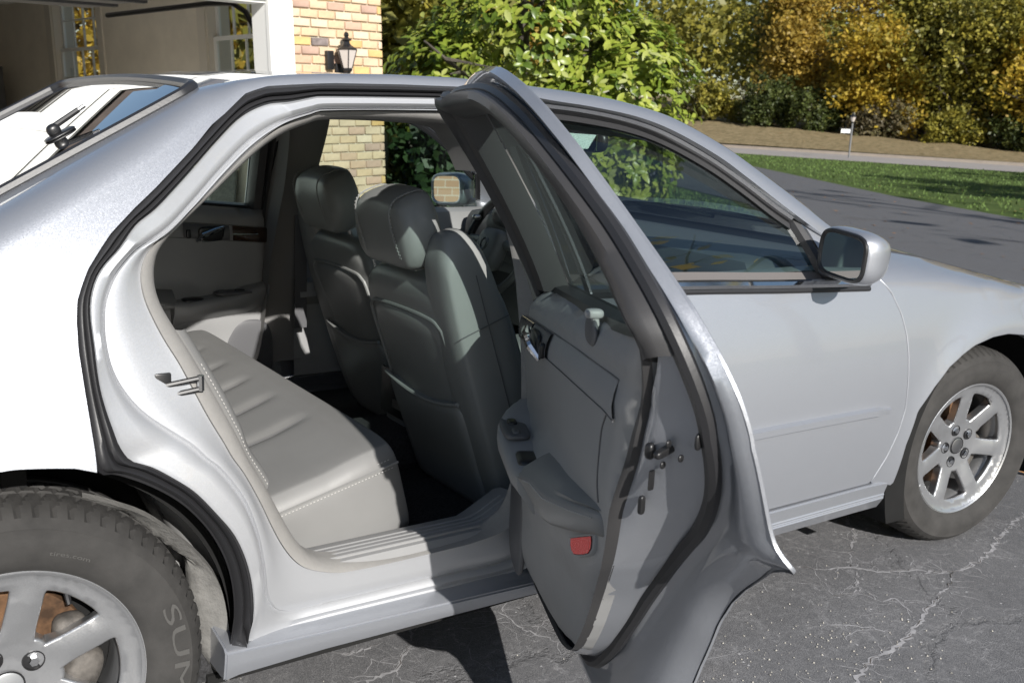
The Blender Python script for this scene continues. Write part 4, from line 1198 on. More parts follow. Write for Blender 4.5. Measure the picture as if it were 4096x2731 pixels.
for mir in (False, True):
    frame = loft("door_frame", [xyo(mixo(A1, A2, .0)), xyo(mixo(A1, A2, .12, .002)), xyo(mixo(A1, A2, .5, -.006)), xyo(mixo(A1, A2, .80, -.002)), xyo(mixo(A1, A2, .93, .008)), xyo(A2), xyo(mixo(A2, A3, .2, -.004)), xyo(mixo(A2, A3, .5, -.004)), xyo(mixo(A2, A3, .85, 0)), xyo(A3)],
                 M_JAMB, car, closed=True, mir=mir, sharp=50, flip=True)
    # black weatherstrip: roof rail, rear pillar and wheel arch (not along the sill or the front post)
    k = np.where((deg > 40) & (deg < 246.5))[0]
    rows = [mixo(A0, A1, 0, .006), mixo(A0, A1, .12, .010), mixo(A0, A1, .22, .002), mixo(A0, A1, .38, -.004), mixo(A0, A1, .52, .001), mixo(A0, A1, .60, .010), mixo(A0, A1, .66, .002), mixo(A0, A1, .78, -.003), mixo(A0, A1, .9, .004), mixo(A0, A1, 1.0, 0.003)]
    loft("weatherstrip", [xyo(r_)[k] for r_ in rows], M_RUBBER, frame, mir=mir, sharp=60, flip=True)
    loft("cloth_edge_trim", [xyo(mixo(A3, A4, 0, .004)), xyo(mixo(A3, A4, .05, -.006)), xyo(mixo(A3, A4, .3, -.010)), xyo(mixo(A3, A4, .7, -.008)), xyo(mixo(A3, A4, .95, -.001)), xyo(mixo(A3, A4, 1.02, .012 * fk)), xyo(mixo(A3, A4, 1.03, .04 * fk))],
         M_CLOTH, frame, closed=True, mir=mir, sharp=60, flip=True)
    bl_ = np.where((deg > 168) & (deg < 236))[0]
    bo = loft("seat_side_bolster", [xyo(mixo(A3, A4, 1.0, .012))[bl_], xyo(mixo(A3, A4, 1.10, .006))[bl_], xyo(mixo(A3, A4, 1.35, .004))[bl_], xyo(mixo(A3, A4, 1.6, .012))[bl_], xyo(mixo(A3, A4, 1.75, .04))[bl_]], M_LEATHER, frame, mir=mir, sharp=60, flip=True)
    ln = resamp(xyo(mixo(A3, A4, 1.22, .003))[bl_[8:]], .0042); mbs = MB()
    for i in range(0, len(ln) - 1, 2): mbs.tube([ln[i] * ((1, -1, 1) if mir else (1, 1, 1)), ln[i + 1] * ((1, -1, 1) if mir else (1, 1, 1))], .0009, 4)
    tag(mbs.build("stitching", M_STITCH, frame, smooth=False), kind="stuff")
    # inside lining of the opening: dark upper pillars, leather beside the backrest, sill plate below
    IN1 = xyo(mixo(A3, A4, 1.03, .04)); IN2 = xyo(mixo(A3, A4, 1.15, .085)); IN3 = xyo(mixo(A3, A4, 1.3, .13))
    up_ = np.where((deg < 165) | (deg > 300))[0]
    up_ = np.concatenate([np.where(deg > 300)[0], np.where(deg < 168)[0]]) if mir else np.where((deg > 38) & (deg < 168))[0]
    loft("pillar_trim", [q[up_] for q in (IN1, IN2, IN3)], M_HEAD, frame, mir=mir, flip=True)
# B post between the two right-hand doors
for mir in (False, True):
    sg = [(1.128, .3), (1.130, .6), (1.130, .93), (1.126, 1.2), (1.115, 1.36)]
    loops = []
    for dx, of in ((-.02, .10), (-.012, .058), (.0, .048), (.02, .048), (.03, .06), (.035, .12)):
        loops.append([(x + dx, -(yside(x, z) - of), z) for x, z in cat(sg, 5)])
    loft("centre_pillar", loops, M_JAMB, car, mir=mir, flip=False)
    loops = []
    for dx, of in (((-.075, .105), (-.07, .135), (-.03, .16), (.06, .16), (.09, .10)) if mir else ((-.045, .115), (-.04, .135), (-.01, .15), (.03, .15), (.05, .11))):
        loops.append([(x + dx, -(yside(x, z) - of), z) for x, z in cat([(1.165, .42), (1.168, .6), (1.166, .93), (1.158, 1.2), (1.14, 1.33)], 5)])
    if mir: loft("pillar_cover", loops, M_HEAD if mir else M_PLASTIC, car, mir=mir, flip=False)

# striker on the rear post
st = MB()
yb_ = -(yside(.27, .82) - .072)
st.box((.262, yb_ - .004, .785), (.292, yb_ + .004, .855), bev=.003)
strk = st.build("door_striker", M_BLACK, car)
for dz in (-.009, .011):
    tube("striker_bar", [(.275, yb_, .82 + dz), (.345, yb_ - .004, .829 + dz)], .0052, M_BLACK, strk, 8)
tube("striker_bar", [(.343, yb_ - .004, .817), (.343, yb_ - .004, .845)], .0065, M_STEEL, strk, 8)

# ---- rocker
sec = [(.366, [(-.80, .33), (-.882, .318), (-.893, .309), (-.889, .282), (-.887, .272), (-.880, .243), (-.62, .24)]),
       (.40, [(-.82, .312), (-.872, .312), (-.889, .305), (-.886, .28), (-.884, .270), (-.874, .245), (-.62, .24)]),
       (.58, [(-.84, .303), (-.868, .303), (-.887, .296), (-.885, .279), (-.884, .270), (-.876, .250), (-.62, .24)]),
       (1.09, [(-.836, .293), (-.863, .286), (-.884, .276), (-.882, .266), (-.880, .257), (-.872, .240), (-.62, .235)]),
       (1.17, [(-.836, .293), (-.865, .290), (-.888, .280), (-.886, .268), (-.884, .257), (-.874, .238), (-.62, .233)]),
       (1.19, [(-.836, .300), (-.885, .320), (-.920, .316), (-.908, .272), (-.914, .263), (-.887, .222), (-.62, .22)]),
       (2.27, [(-.836, .300), (-.885, .322), (-.922, .318), (-.909, .273), (-.915, .264), (-.887, .222), (-.62, .22)]),
       (2.37, [(-.836, .300), (-.885, .318), (-.918, .312), (-.906, .270), (-.910, .262), (-.886, .220), (-.62, .22)]),
       (2.385, [(-.80, .300), (-.87, .31), (-.89, .30), (-.887, .27), (-.885, .262), (-.87, .225), (-.62, .22)])]
for mir in (False, True):
    mb = MB()
    for (xa, sa), (xb, sb) in zip(sec[:-1], sec[1:]):
        for k in range(6):
            q = [(xa, *sa[k]), (xb, *sb[k]), (xb, *sb[k + 1]), (xa, *sa[k + 1])]
            if mir: q = [(a, -b, c) for a, b, c in q][::-1]
            mb.add(q, [(0, 1, 2, 3)])
    e_ = [(sec[0][0], *k) for k in sec[0][1]]
    if mir: e_ = [(a, -b, c) for a, b, c in e_]
    mb.add(e_, [list(range(7))])
    o = mb.build("rocker_panel", M_PAINT, car, smooth=True, sharp=20)
    bmw = bmesh.new(); bmw.from_mesh(o.data); bmesh.ops.remove_doubles(bmw, verts=bmw.verts, dist=1e-5)
    bmesh.ops.bevel(bmw, geom=[e for e in bmw.edges if len(e.link_faces) == 2 and e.calc_face_angle(0) > .3], offset=.004, segments=2, affect='EDGES')
    bmw.to_mesh(o.data); bmw.free()
    o.data.polygons.foreach_set("use_smooth", [True] * len(o.data.polygons)); o.data.set_sharp_from_angle(angle=R(30))

# ---- roof front part, front posts, windscreen
lo_l = [(1.14, -.650, 1.374), (1.239, -.655, 1.362), (1.361, -.660, 1.352), (1.495, -.671, 1.334), (1.603, -.692, 1.303), (1.73, -.728, 1.245), (1.821, -.762, 1.187), (1.956, -.814, 1.097), (2.08, -.842, 1.03), (2.25, -.868, .965)]
up_l = [(1.14, -.565, 1.3955), (1.233, -.563, 1.391), (1.415, -.572, 1.379), (1.552, -.588, 1.359), (1.669, -.612, 1.331), (1.798, -.652, 1.274), (1.894, -.688, 1.219), (2.033, -.742, 1.130), (2.134, -.780, 1.058), (2.29, -.82, .975)]
LO = cat(lo_l, 6); UP = cat(up_l, 6)
MID = LO * .45 + UP * .55 + np.array((0, -.016, .010))
MI1 = LO * .78 + UP * .22 + np.array((0, -.010, .003)); MI2 = LO * .2 + UP * .8 + np.array((0, -.008, .008))
for mir in (False, True):
    loft("front_post", [LO + np.array((0, .02, -.004)), LO, MI1, MID, MI2, UP, UP + np.array((.004, .012, -.012))], M_PAINT, car, mir=mir, sharp=60)
nr = 19
RF = []
for t in np.linspace(0, 1, 13):
    row = []
    for k in range(0, nr):
        a = UP[k]; w_ = 1 - t * 1.0
        row.append((a[0] + .055 * (1 - w_ ** 2) * (1 if k > 0 else 0) * min(1, k / 12), a[1] * w_, a[2] + .0105 * (1 - w_ ** 2)))
    RF.append(row)
for mir in (False, True):
    loft("front_roof_panel", RF, M_PAINT, car, mir=mir)
WS = []
for t in np.linspace(0, 1, 13):
    row = []
    for k in range(nr - 1, len(UP)):
        a = UP[k]; w_ = 1 - t; f = (k - nr + 1) / (len(UP) - nr)
        row.append((a[0] + (.055 + .21 * f) * (1 - w_ ** 2), a[1] * w_, a[2] + (.0105 + .02 * f) * (1 - w_ ** 2) - .004))
    WS.append(row)
WS = WS + [[(p[0], -p[1], p[2]) for p in r_] for r_ in WS[-2::-1]]
ws = loft("windscreen", WS, M_CLEAR, car)
for mir in (False, True):
    tube("windscreen_seal", [(p[0], -p[1] if mir else p[1], p[2]) for p in UP[nr - 1:] + np.array((.004, .006, -.002))], .006, M_RUBBER, ws, 6)

# ---- bonnet, cowl, front wing, front door
gap = [(2.25, .992), (2.238, .960), (2.245, .93), (2.288, .883), (2.322, .823), (2.341, .764), (2.350, .704), (2.356, .629), (2.360, .544), (2.346, .472), (2.322, .399), (2.300, .355), (2.285, .322)]
def Ffen(x, z):
    zc = ip(x, [2.2, 2.6, 3.0, 3.4, 3.8], [.885, .868, .838, .80, .74])
    zh = ip(x, [2.2, 2.4, 2.6, 2.84, 3.26, 3.8], [1.0, .985, .957, .910, .828, .70])
    if z <= zc: return np.array((x, -yside(x, z), z))
    t = (z - zc) / max(.02, zh - zc); base = yside(x, zc)
    return np.array((x, -(base - .02 * t - .125 * t ** 2.2), z))
fa = [(2.385, .30), (2.389, .43), (2.414, .535), (2.474, .603), (2.536, .657), (2.60, .69), (2.658, .712), (2.758, .729), (2.85, .731), (2.95, .718), (3.05, .68), (3.14, .62), (3.21, .54), (3.255, .44), (3.27, .32)]
fen_o = [(x + .004, z) for x, z in gap] + fa + [(3.7, .32), (3.75, .66), (3.4, .793), (3.26, .824), (2.84, .906), (2.6, .953), (2.4, .981)]
for mir in (False, True):
    surf("front_wing", fen_o, Ffen, M_PAINT, car, step=.03, bstep=.014, thick=.022, bev=.004, mir=mir)
hood = []
for x in np.linspace(2.30, 3.75, 24):
    zh = ip(x, [2.2, 2.4, 2.6, 2.84, 3.26, 3.8], [1.0, .985, .957, .910, .828, .70])
    yb = -Ffen(x, zh)[1] - .006
    hood.append([(x + .16 * (1 - (abs(t)) ** 2) * max(0, 1 - (x - 2.3) / .5), -yb * t, zh + .034 * (1 - t * t) * 1.0 + .002) for t in np.linspace(1, -1, 25)])
loft("bonnet", hood, M_PAINT, car, flip=True)
mb = MB(); mb.box((2.25, -.74, .93), (2.52, .74, .965)); mb.build("cowl_panel", M_BLACK, car, smooth=False)
for k, (y0, y1) in enumerate(((-.62, -.02), (-.02, .52))):
    tube("wiper", [(2.46, y0, 1.004), (2.47, (y0 + y1) / 2, 1.012), (2.45, y1, 1.02)], .009, M_BLACK, car, 6)

dgap = [(x - .005, z) for x, z in gap[1:]]
bb = [(2.19, .908), (1.82, .920), (1.513, .935), (1.125, .949)]
fd_o = [(1.125, .949), (1.123, .7), (1.123, .326), (2.277, .324)] + dgap[::-1][:-2] + [(2.236, .935), (2.215, .912)] + bb[:-1]
def Fdoor(x, z): return np.array((x, -yside(x, z), z))
def front_door(mir):
    d = surf("front_door", fd_o, Fdoor, M_PAINT, car, step=.03, bstep=.014, thick=.03, bev=.003, mir=mir)
    sgn = -1 if mir else 1
    def pt(x, z, o): return (x, -sgn * (yside(x, z) - o), z)
    # belt moulding: bright strip above a black one
    bl = cat([(1.13, .955), (1.513, .943), (1.82, .928), (2.19, .913)], 6)
    mb = MB(); mb.tube([pt(x, z + .004, -.004) for x, z in bl], .0125, 8)
    mb.build("chrome_belt_moulding", M_CHROME, d)
    mb = MB(); mb.tube([pt(x, z - .012, -.001) for x, z in bl], .0075, 8)
    mb.build("belt_rubber", M_RUBBER, d)
    mb = MB()
    V, F = [], []
    for x, z in bl:
        for dz, o in ((.008, .004), (.030, .022), (.028, .034)): V.append(pt(x, z + dz, o))
    for i in range(len(bl) - 1):
        for j in range(2): F.append((i * 3 + j, i * 3 + 3 + j, i * 3 + 4 + j, i * 3 + 1 + j))
    mk("glass_sill_strip", V, F, plain("brown_grey_rubber", (.13, .12, .115), .6), d)
    # side moulding
    mb = MB()
    ml = [(1.135, .556), (1.7, .559), (2.1, .556), (2.285, .552)]
    rows = []
    for dz, o in ((.016, .001), (.010, -.015), (-.007, -.015), (-.012, .001)):
        rows.append([pt(x, z + dz * (1 if x < 2.25 else .6), o * (1 if x < 2.25 else .7)) for x, z in cat(ml, 6)])
    loft("side_moulding", rows if not mir else rows, M_PAINT, d, flip=mir)
    # window frame: chrome edge, dark seal, glass
    fr = cat([(1.125, 1.362), (1.239, 1.352), (1.361, 1.344), (1.495, 1.327), (1.606, 1.298), (1.73, 1.240), (1.821, 1.182), (1.90, 1.125), (1.956, 1.090)], 5)
    tube("chrome_window_edge", [pt(x, z + .002, -.003) for x, z in fr], .0115, M_CHROME, d, 8)
    def band(a, b, oa, ob): return [pt(x, z - a, oa) for x, z in fr], [pt(x, z - b, ob) for x, z in fr]
    r1, r2 = band(.006, .016, .002, .014); r3, r4 = band(.030, .034, .018, .034)
    loft("window_frame", [r1, r2, r3, r4], M_RUBBER, d, flip=not mir)
    lo = cat([(1.165, .959), (1.513, .958), (1.82, .943), (2.04, .930)], 5)
    ou = [(max(x, 1.140), z - .026) for x, z in fr[::4]] + [(1.963, 1.072), (1.985, 1.018), (2.028, .925)] + [(x, z) for x, z in lo[::-1]]
    surf("window_glass", ou, lambda x, z: np.array((x, -(yside(x, z) - .022), z)), M_TINT, d, step=.08, bstep=.03, mir=mir)
    # front edge of the window and the triangular sail panel
    fe = cat([(1.956, 1.090), (1.968, 1.06), (1.990, 1.01), (2.015, .945), (2.026, .915)], 4)
    rows = [[pt(x - .006, z, .022) for x, z in fe], [pt(x + .004, z, .004) for x, z in fe], [pt(x + .022, z, -.002) for x, z in fe], [pt(x + .030, z, .006) for x, z in fe]]
    loft("window_front_seal", rows, M_RUBBER, d, flip=mir)
    sp = [(1.985, 1.088), (2.002, 1.06), (2.022, 1.01), (2.046, .948), (2.05, .925), (2.2, .915), (2.235, .94), (2.16, .995), (2.06, 1.045)]
    surf("sail_panel", sp, lambda x, z: np.array((x, -(yside(x, z) + .001), z)), M_PAINT, d, step=.05, bstep=.02, mir=mir)
    pp = cat([(1.165, .955), (1.158, 1.05), (1.150, 1.15), (1.141, 1.25), (1.130, 1.345)], 4)
    rows = [[pt(x - .040, z, .03) for x, z in pp], [pt(x - .036, z, .008) for x, z in pp], [pt(x - .012, z, .006) for x, z in pp], [pt(x - .010, z, .02) for x, z in pp]]
    loft("rear_frame_post", rows, M_JAMB, d, flip=not mir)
    rows = [[pt(x - .010, z, .018) for x, z in pp], [pt(x - .006, z, .006) for x, z in pp], [pt(x + .004, z, .010) for x, z in pp], [pt(x + .006, z, .024) for x, z in pp], [pt(x + .075, z, .026) for x, z in pp]]
    loft("rear_glass_channel", rows, M_BLACK, d, flip=not mir)
    tube("chrome_channel_edge", [pt(x + .004, z, .008) for x, z in pp], .0022, M_CHROME, d, 6)
    return d
fdR = front_door(False); fdL = front_door(True)
tag(fdR, "closed front door with side mirror"); tag(fdL, "far-side front door seen from inside")

# wing mirrors
def mirror(mir):
    sg = -1 if mir else 1
    def fn(u, q):
        k = 1 - .22 * max(0, u.x)                      # nose forward, smaller
        return (q.x, q.y * k, q.z * k)
    V, F = pillow((.14, .190, .138), (2.6, 3.6, 3.4), 12, fn)
    # cut flat at the rear for the glass
    V = [Vector((max(v.x, -.038), v.y, v.z)) for v in V]
    yaw = Matrix.Rotation(R(-12 * sg if not mir else 13), 4, 'Z'); roll = Matrix.Rotation(R(4 * sg), 4, 'X')
    M = Matrix.Translation((1.985, -.985 * sg, 1.015)) @ yaw @ roll
    o = mk("wing_mirror", [M @ v for v in V], F, M_PAINT, car, True, 60)
    ring = [Vector((-.040, .083 * sc_c, .057 * sc_s)) for sc_c, sc_s in [(math.copysign(abs(math.cos(a)) ** .45, math.cos(a)), math.copysign(abs(math.sin(a)) ** .5, math.sin(a))) for a in np.linspace(0, 2 * math.pi, 40, endpoint=False)]]
    tube("mirror_rim", [M @ v for v in ring], .0062, M_BLACK if not mir else M_PAINT, o, 6, True)
    g = MB(); g.add([M @ (v * .985 + Vector((-.0012, 0, 0))) for v in ring], [list(range(40))])
    g.build("mirror_glass", M_MIRROR, o, smooth=False)
    ar = MB(); ar.box((-.005, -.03, -.055), (.075, .11, -.018), bev=.012)
    A_ = MB(); V, F = pillow((.10, .15, .05), 3, 6)
    A_.add(V, F, Matrix.Translation((2.055, -.905 * sg, .962)))
    A_.build("mirror_arm", M_PAINT, o)
mirror(False); mirror(True)
mb = MB(); mb.add([(2.244, -.871, .958), (2.244, -.862, .992), (2.290, -.872, .974), (2.30, -.84, .975)], [(0, 2, 1), (0, 3, 2), (1, 2, 3), (0, 1, 3)]); mb.build("wing_tip_seal", M_BLACK, car, smooth=False)
# ------------------------------------------------------------------ wheels
def wheel(cx, cy, cz, steer=0.0, camber=0.0, phase=0.0, letters=False, brake=True):
    """built in the plane x-z, outside towards -y"""
    Rt = .338
    top = empty("wheel", (cx, cy, cz), car)
    top.rotation_euler = (camber, 0, steer)
    # tyre with tread blocks: ring sections
    prof_ = [(.216, .02), (.222, -.004), (.226, -.010), (.240, -.018), (.262, -.026), (.285, -.026), (.300, -.022), (.303, -.0225), (.306, -.020), (.318, -.010), (.326, .002), (.332, .014), (.3355, .026), (.337, .040), (.3375, .052),
             (.3375, .058), (.3315, .060), (.3315, .068), (.338, .070), (.338, .088), (.3315, .090), (.3315, .098), (.338, .100), (.338, .118), (.3315, .120), (.3315, .128), (.3375, .130), (.3375, .146), (.335, .162), (.328, .182), (.31, .196), (.27, .205), (.222, .185)]
    n = 360; V = []; F = []; k = len(prof_)
    for i in range(n):
        a = 2 * math.pi * i / n
        for (r, h) in prof_:
            sl = 0
            if .325 <= r and h < .058:
                ph = (i + h * 60) % 5
                sl = -.006 if ph < 1.0 else 0
            elif r > .336 and .06 < h < .13:
                ph = (i * 1.0 + h * 110) % 5
                sl = -.005 if ph < 1.0 else 0
            rr = r + sl
            z = rr * math.sin(a)
            if cz + z < 0.0: z = -cz + .0005                       # flat contact patch
            V.append((rr * math.cos(a), h, z))
    for i in range(n):
        j = (i + 1) % n
        for q in range(k - 1): F.append((i * k + q, i * k + q + 1, j * k + q + 1, j * k + q))
    ty = mk("tyre", V, F, M_TYRE, top, True, 28)
    # rim: face with seven windows, turned rim, drop centre
    def ring_pts(r, a0, a1, m): return [(r * math.cos(a), r * math.sin(a)) for a in np.linspace(a0, a1, m)]
    holes = []
    for q in range(7):
        c = phase + (q + .5) * 2 * math.pi / 7
        ho, hi_ = .300, .17
        o = ring_pts(.186, c - ho, c + ho, 9) + [(.17 * math.cos(c + ho * 1.02), .17 * math.sin(c + ho * 1.02))]
        o += ring_pts(.088, c + hi_, c - hi_, 5) + [(.17 * math.cos(c - ho * 1.02), .17 * math.sin(c - ho * 1.02))]
        o = cat(o, 3, True)
        holes.append(resamp(o, .006, closed=True))
    def face_h(r, a):
        base = ip(r, [0, .05, .08, .12, .16, .19, .205, .214, .2185, .222], [.030, .030, .026, .016, .008, .006, .004, .001, -.004, -.007])
        # spokes crowned across
        d = ((a - phase) / (2 * math.pi / 7) + .5) % 1 - .5
        w_ = d * (2 * math.pi / 7) * r
        crown = .30 * (w_ ** 2) / max(r, .05) * (1 if .09 < r < .19 else 0.0)
        k_ = max(0, min(1, (r - .085) / .03)) * max(0, min(1, (.192 - r) / .02))
        return base + k_ * min(.012, 6.0 * w_ * w_)
    def Fr(u, v):
        r = math.hypot(u, v); a = math.atan2(v, u)
        return np.array((u, face_h(r, a), v))
    rim = surf("alloy_rim", ring_pts(.2215, 0, 2 * math.pi * 79 / 80, 80), Fr, M_ALLOY, top, holes=holes, step=.0085, bstep=.006, ref=(0, -1, 0), thick=.026, bev=.006)
    M = Matrix.Rotation(R(-90), 4, 'X')
    mb = MB(); mb.lathe([(.2225, .190), (.2225, .172), (.205, .165), (.190, .12), (.185, .06), (.196, .03), (.208, .008), (.2215, .001), (.224, -.006), (.2215, -.009), (.2165, -.006)], 72, Matrix.Rotation(R(-90), 4, 'X'))
    mb.build("rim_barrel", M_ALLOY, rim)
    mb = MB(); mb.lathe([(0.0001, .024), (.022, .0245), (.026, .026), (.028, .032)], 32, M)
    mb.build("centre_cap", M_STEEL if not letters else plain("cap_grey", (.42, .43, .44), .35, .6), rim)
    tube("cap_ring", [(.0275 * math.cos(a), .0265, .0275 * math.sin(a)) for a in np.linspace(0, 2 * math.pi, 32, endpoint=False)], .0016, M_BLACK, rim, 6, True)
    nut = None
    for q in range(5):
        a = phase + 2 * math.pi * q / 5 + .25
        Mn = Matrix.Translation((.0575 * math.cos(a), .028, .0575 * math.sin(a)))
        if nut is None:
            mb = MB(); mb.lathe([(.0001, -.004), (.008, -.004), (.0088, -.002), (.0092, .01)], 6, M)
            nut = mb.build("wheel_nut", M_CHROME, rim, sharp=20); w1 = nut
            mb = MB(); mb.lathe([(.0001, .0008), (.0165, .0008), (.0165, -.0022), (.0185, -.0022), (.0195, .003)], 24, M)
            pk = mb.build("nut_pocket", M_BLACK, rim)
            w2 = pk
        else:
            w1 = reuse(nut, parent=rim); w2 = reuse(pk, parent=rim)
        w1.location = Mn.translation + Vector((0, -.004, 0)); w2.location = Mn.translation
    # brake behind the spokes
    mb = MB(); mb.lathe([(.06, .058), (.075, .058), (.075, .092), (.150, .092), (.152, .096), (.152, .112), (.06, .114)], 64, M)
    mb.build("brake_disc", M_RUST, top)
    mb = MB()
    V, F = pillow((.07, .07, .15), 3.5, 5); mb.add(V, F, Matrix.Translation((.115, .085, -.055)) @ Matrix.Rotation(R(28), 4, 'Y'))
    V, F = pillow((.06, .05, .07), 3, 4); mb.add(V, F, Matrix.Translation((.112, .07, .055)))
    mb.build("brake_caliper", M_CALIPER, top)
    mb = MB(); mb.lathe([(.001, .13), (.2, .13), (.21, .16)], 40, M); mb.build("brake_backplate", M_DARK, top)
    tube("tyre_valve", [(.10, .028, .166), (.101, .014, .150), (.102, .006, .138)], [.0055, .0055, .0045], M_BLACK, top, 8)
    if letters:
        def arc_text(body, size, r0, a_mid, span, h, thick_):
            V, F = text_geo(body, size, thick_)
            xs = [v[0] for v in V]; w_ = max(xs) - min(xs); out = []
            for x, y, z in V:
                a = a_mid - x / w_ * span; r = r0 + y
                out.append((r * math.cos(a), h - z, r * math.sin(a)))
            return out, F
        mb = MB()
        lm = plain("tyre_letter_rubber", (.066, .064, .061), .8)
        V, F = arc_text("SUMA", .040, .281, R(-3), R(52), -.0262, .0012); mk("raised_lettering", V, F, lm, ty, True, 20)
        V, F = arc_text("tires.com", .011, .262, R(67), R(15), -.0262, .0008); mk("raised_lettering", V, F, lm, ty, True, 20)
    return top

wheel(0, -.872, .328, 0, 0, R(26) + R(0), True)
wheel(2.85, -.858, .325, R(-6), R(2.6), R(95))
for (x_, y_) in ((0, .872), (2.85, .868)):
    mb = MB(); mb.lathe([(.21, .02), (.3, -.02), (.336, .03), (.336, .16), (.3, .19), (.02, .18)], 48, Matrix.Translation((x_, y_, .328)) @ Matrix.Rotation(R(90), 4, 'X'))
    mb.build("wheel", M_TYRE, car)
# wheel wells
def well(cx, cz, r0, r1, y0, y1, a0, a1, name, mat):
    loops = []
    for y, rr in ((y0, r0), (y0 + .03, r1), (y1, r1), (y1, .02)):
        loops.append([(cx + rr * math.cos(a), y, cz + rr * math.sin(a)) for a in np.linspace(R(a0), R(a1), 40)])
    return loft(name, loops, mat, car)
well(0, .33, .392, .412, -.845, -.52, -4, 190, "wheel_well", M_DARK)
well(2.85, .325, .42, .47, -.93, -.52, -20, 200, "wheel_well", M_DARK)
well(0, .33, .392, .412, .845, .52, -4, 190, "wheel_well", M_DARK)
well(2.85, .325, .42, .47, .93, .52, -20, 200, "wheel_well", M_DARK)
# torn felt liner at the front of the rear wheel well
oe = cat([(.14, .640), (.18, .622), (.246, .584), (.304, .528), (.352, .470), (.382, .411), (.395, .34), (.40, .25), (.396, .205)], 4)
ie = cat([(.13, .622), (.165, .603), (.217, .586), (.266, .533), (.304, .494), (.329, .466), (.336, .392), (.344, .29), (.374, .224)], 4)
rows = []
for t in (0, .33, .66, 1):
    rows.append([(p[0], -.822 + .005 * math.sin(9 * i * .3 + t * 4) * t + t * .03, p[1]) for i, p in enumerate(oe * (1 - t) + ie * t)])
rows = [[(p[0] + .004, p[1] + .02, p[2] + .002) for p in rows[0]]] + rows + [[(p[0], p[1] + .03, p[2]) for p in rows[-1]]]
loft("felt_wheel_liner", rows, M_LINER, car, sharp=60)
mb = MB(); V, F = pillow((.03, .10, .09), 4, 4); mb.add(V, F, Matrix.Translation((.30, -.70, .42)) @ Matrix.Rotation(R(-25), 4, 'Y')); mb.build("suspension_link", plain("pale_metal", (.5, .48, .40), .6), car)

# ------------------------------------------------------------------ rear doors (built as if closed, right-hand side, then hung on the hinge)
HX, HY, HA = 1.17, -.84, R(63.5)
def ipx(x, *pts):
    p = sorted(pts); return np.interp(x, [a for a, b in p], [b for a, b in p])
DO = [(1.108, 1.372), (1.085, 1.390), (1.05, 1.400), (1.0, 1.405), (.9, 1.409), (.80, 1.407), (.753, 1.404), (.70, 1.396), (.653, 1.386), (.60, 1.372), (.560, 1.356), (.522, 1.339), (.484, 1.316), (.44, 1.287), (.382, 1.238), (.318, 1.184), (.257, 1.135), (.213, 1.097), (.193, 1.074), (.167, 1.041), (.155, 1.018), (.145, .994), (.140, .962),
      (.138, .917), (.140, .868), (.142, .82), (.140, .795), (.128, .780), (.122, .770), (.13, .764), (.165, .751), (.21, .728), (.25, .696), (.30, .655), (.34, .614), (.37, .567), (.39, .521), (.415, .46), (.432, .40), (.442, .34), (.448, .28), (.452, .235), (.47, .205), (.50, .198), (.7, .197), (.9, .194), (1.06, .192), (1.112, .195), (1.118, .6), (1.118, .93), (1.117, 1.15)]
HOLE = [(1.06, .957), (.75, .985), (.5, 1.01), (.33, 1.035), (.262, 1.050), (.255, 1.065), (.28, 1.092), (.32, 1.125), (.45, 1.218), (.56, 1.290), (.61, 1.318), (.66, 1.331), (.75, 1.336), (.95, 1.336), (1.00, 1.332), (1.018, 1.32), (1.04, 1.2), (1.055, 1.05)]
def yflare(x, z):
    y = yside(x, z)
    d = math.hypot(x - 0, z - .33)
    y += .018 * math.exp(-((d - .435) / .035) ** 2) * min(1, max(0, (.82 - z) / .06)) * min(1, max(0, (z - .55) / .2))
    return y
DN = 240
CEN_D = (.72, .80)
def by_angle_d(pts, per=5):
    P = cat(pts, per, True)
    a = np.unwrap(np.arctan2(P[:, 1] - CEN_D[1], P[:, 0] - CEN_D[0]))
    if a[-1] < a[0]: P = P[::-1]; a = a[::-1]
    a = np.concatenate([a - 2 * math.pi, a, a + 2 * math.pi]); P = np.vstack([P, P, P])
    o = np.argsort(a, kind='stable'); a = a[o]; P = P[o]
    t = np.linspace(0, 2 * math.pi, DN, endpoint=False)
    return np.stack([np.interp(t, a, P[:, k]) for k in range(3)], 1)
D_DEG = np.degrees(np.linspace(0, 2 * math.pi, DN, endpoint=False))
E0 = [(x, z, .0) for x, z in DO]
SEAL = [(1.085, 1.338, .102), (1.0, 1.350, .098), (.95, 1.364, .075), (.82, 1.368, .045), (.72, 1.357, .036), (.64, 1.338, .034), (.58, 1.317, .033), (.49, 1.279, .035), (.4, 1.236, .037), (.33, 1.185, .036), (.27, 1.140, .040), (.222, 1.095, .044), (.196, 1.05, .046), (.184, 1.0, .046), (.182, .95, .045), (.19, .90, .045), (.212, .85, .046),
        (.25, .80, .048), (.30, .747, .052), (.35, .70, .060), (.4, .648, .067), (.44, .60, .072), (.48, .55, .076), (.52, .495, .078), (.56, .44, .079), (.60, .392, .075), (.65, .342, .070), (.70, .305, .063), (.77, .280, .058), (.9, .275, .055), (1.03, .28, .055), (1.08, .32, .055), (1.095, .6, .06), (1.097, .93, .06), (1.095, 1.15, .08)]
_te = [(.225, 1.065, .086), (.20, 1.045, .088), (.188, 1.00, .105), (.194, .96, .118), (.206, .924, .133), (.228, .88, .146),
        (.262, .82, .163), (.285, .78, .171), (.325, .723, .172), (.365, .665, .172), (.405, .62, .168), (.45, .565, .162), (.50, .493, .156), (.54, .445, .150), (.58, .406, .143), (.62, .378, .135)]
TEDGE = []
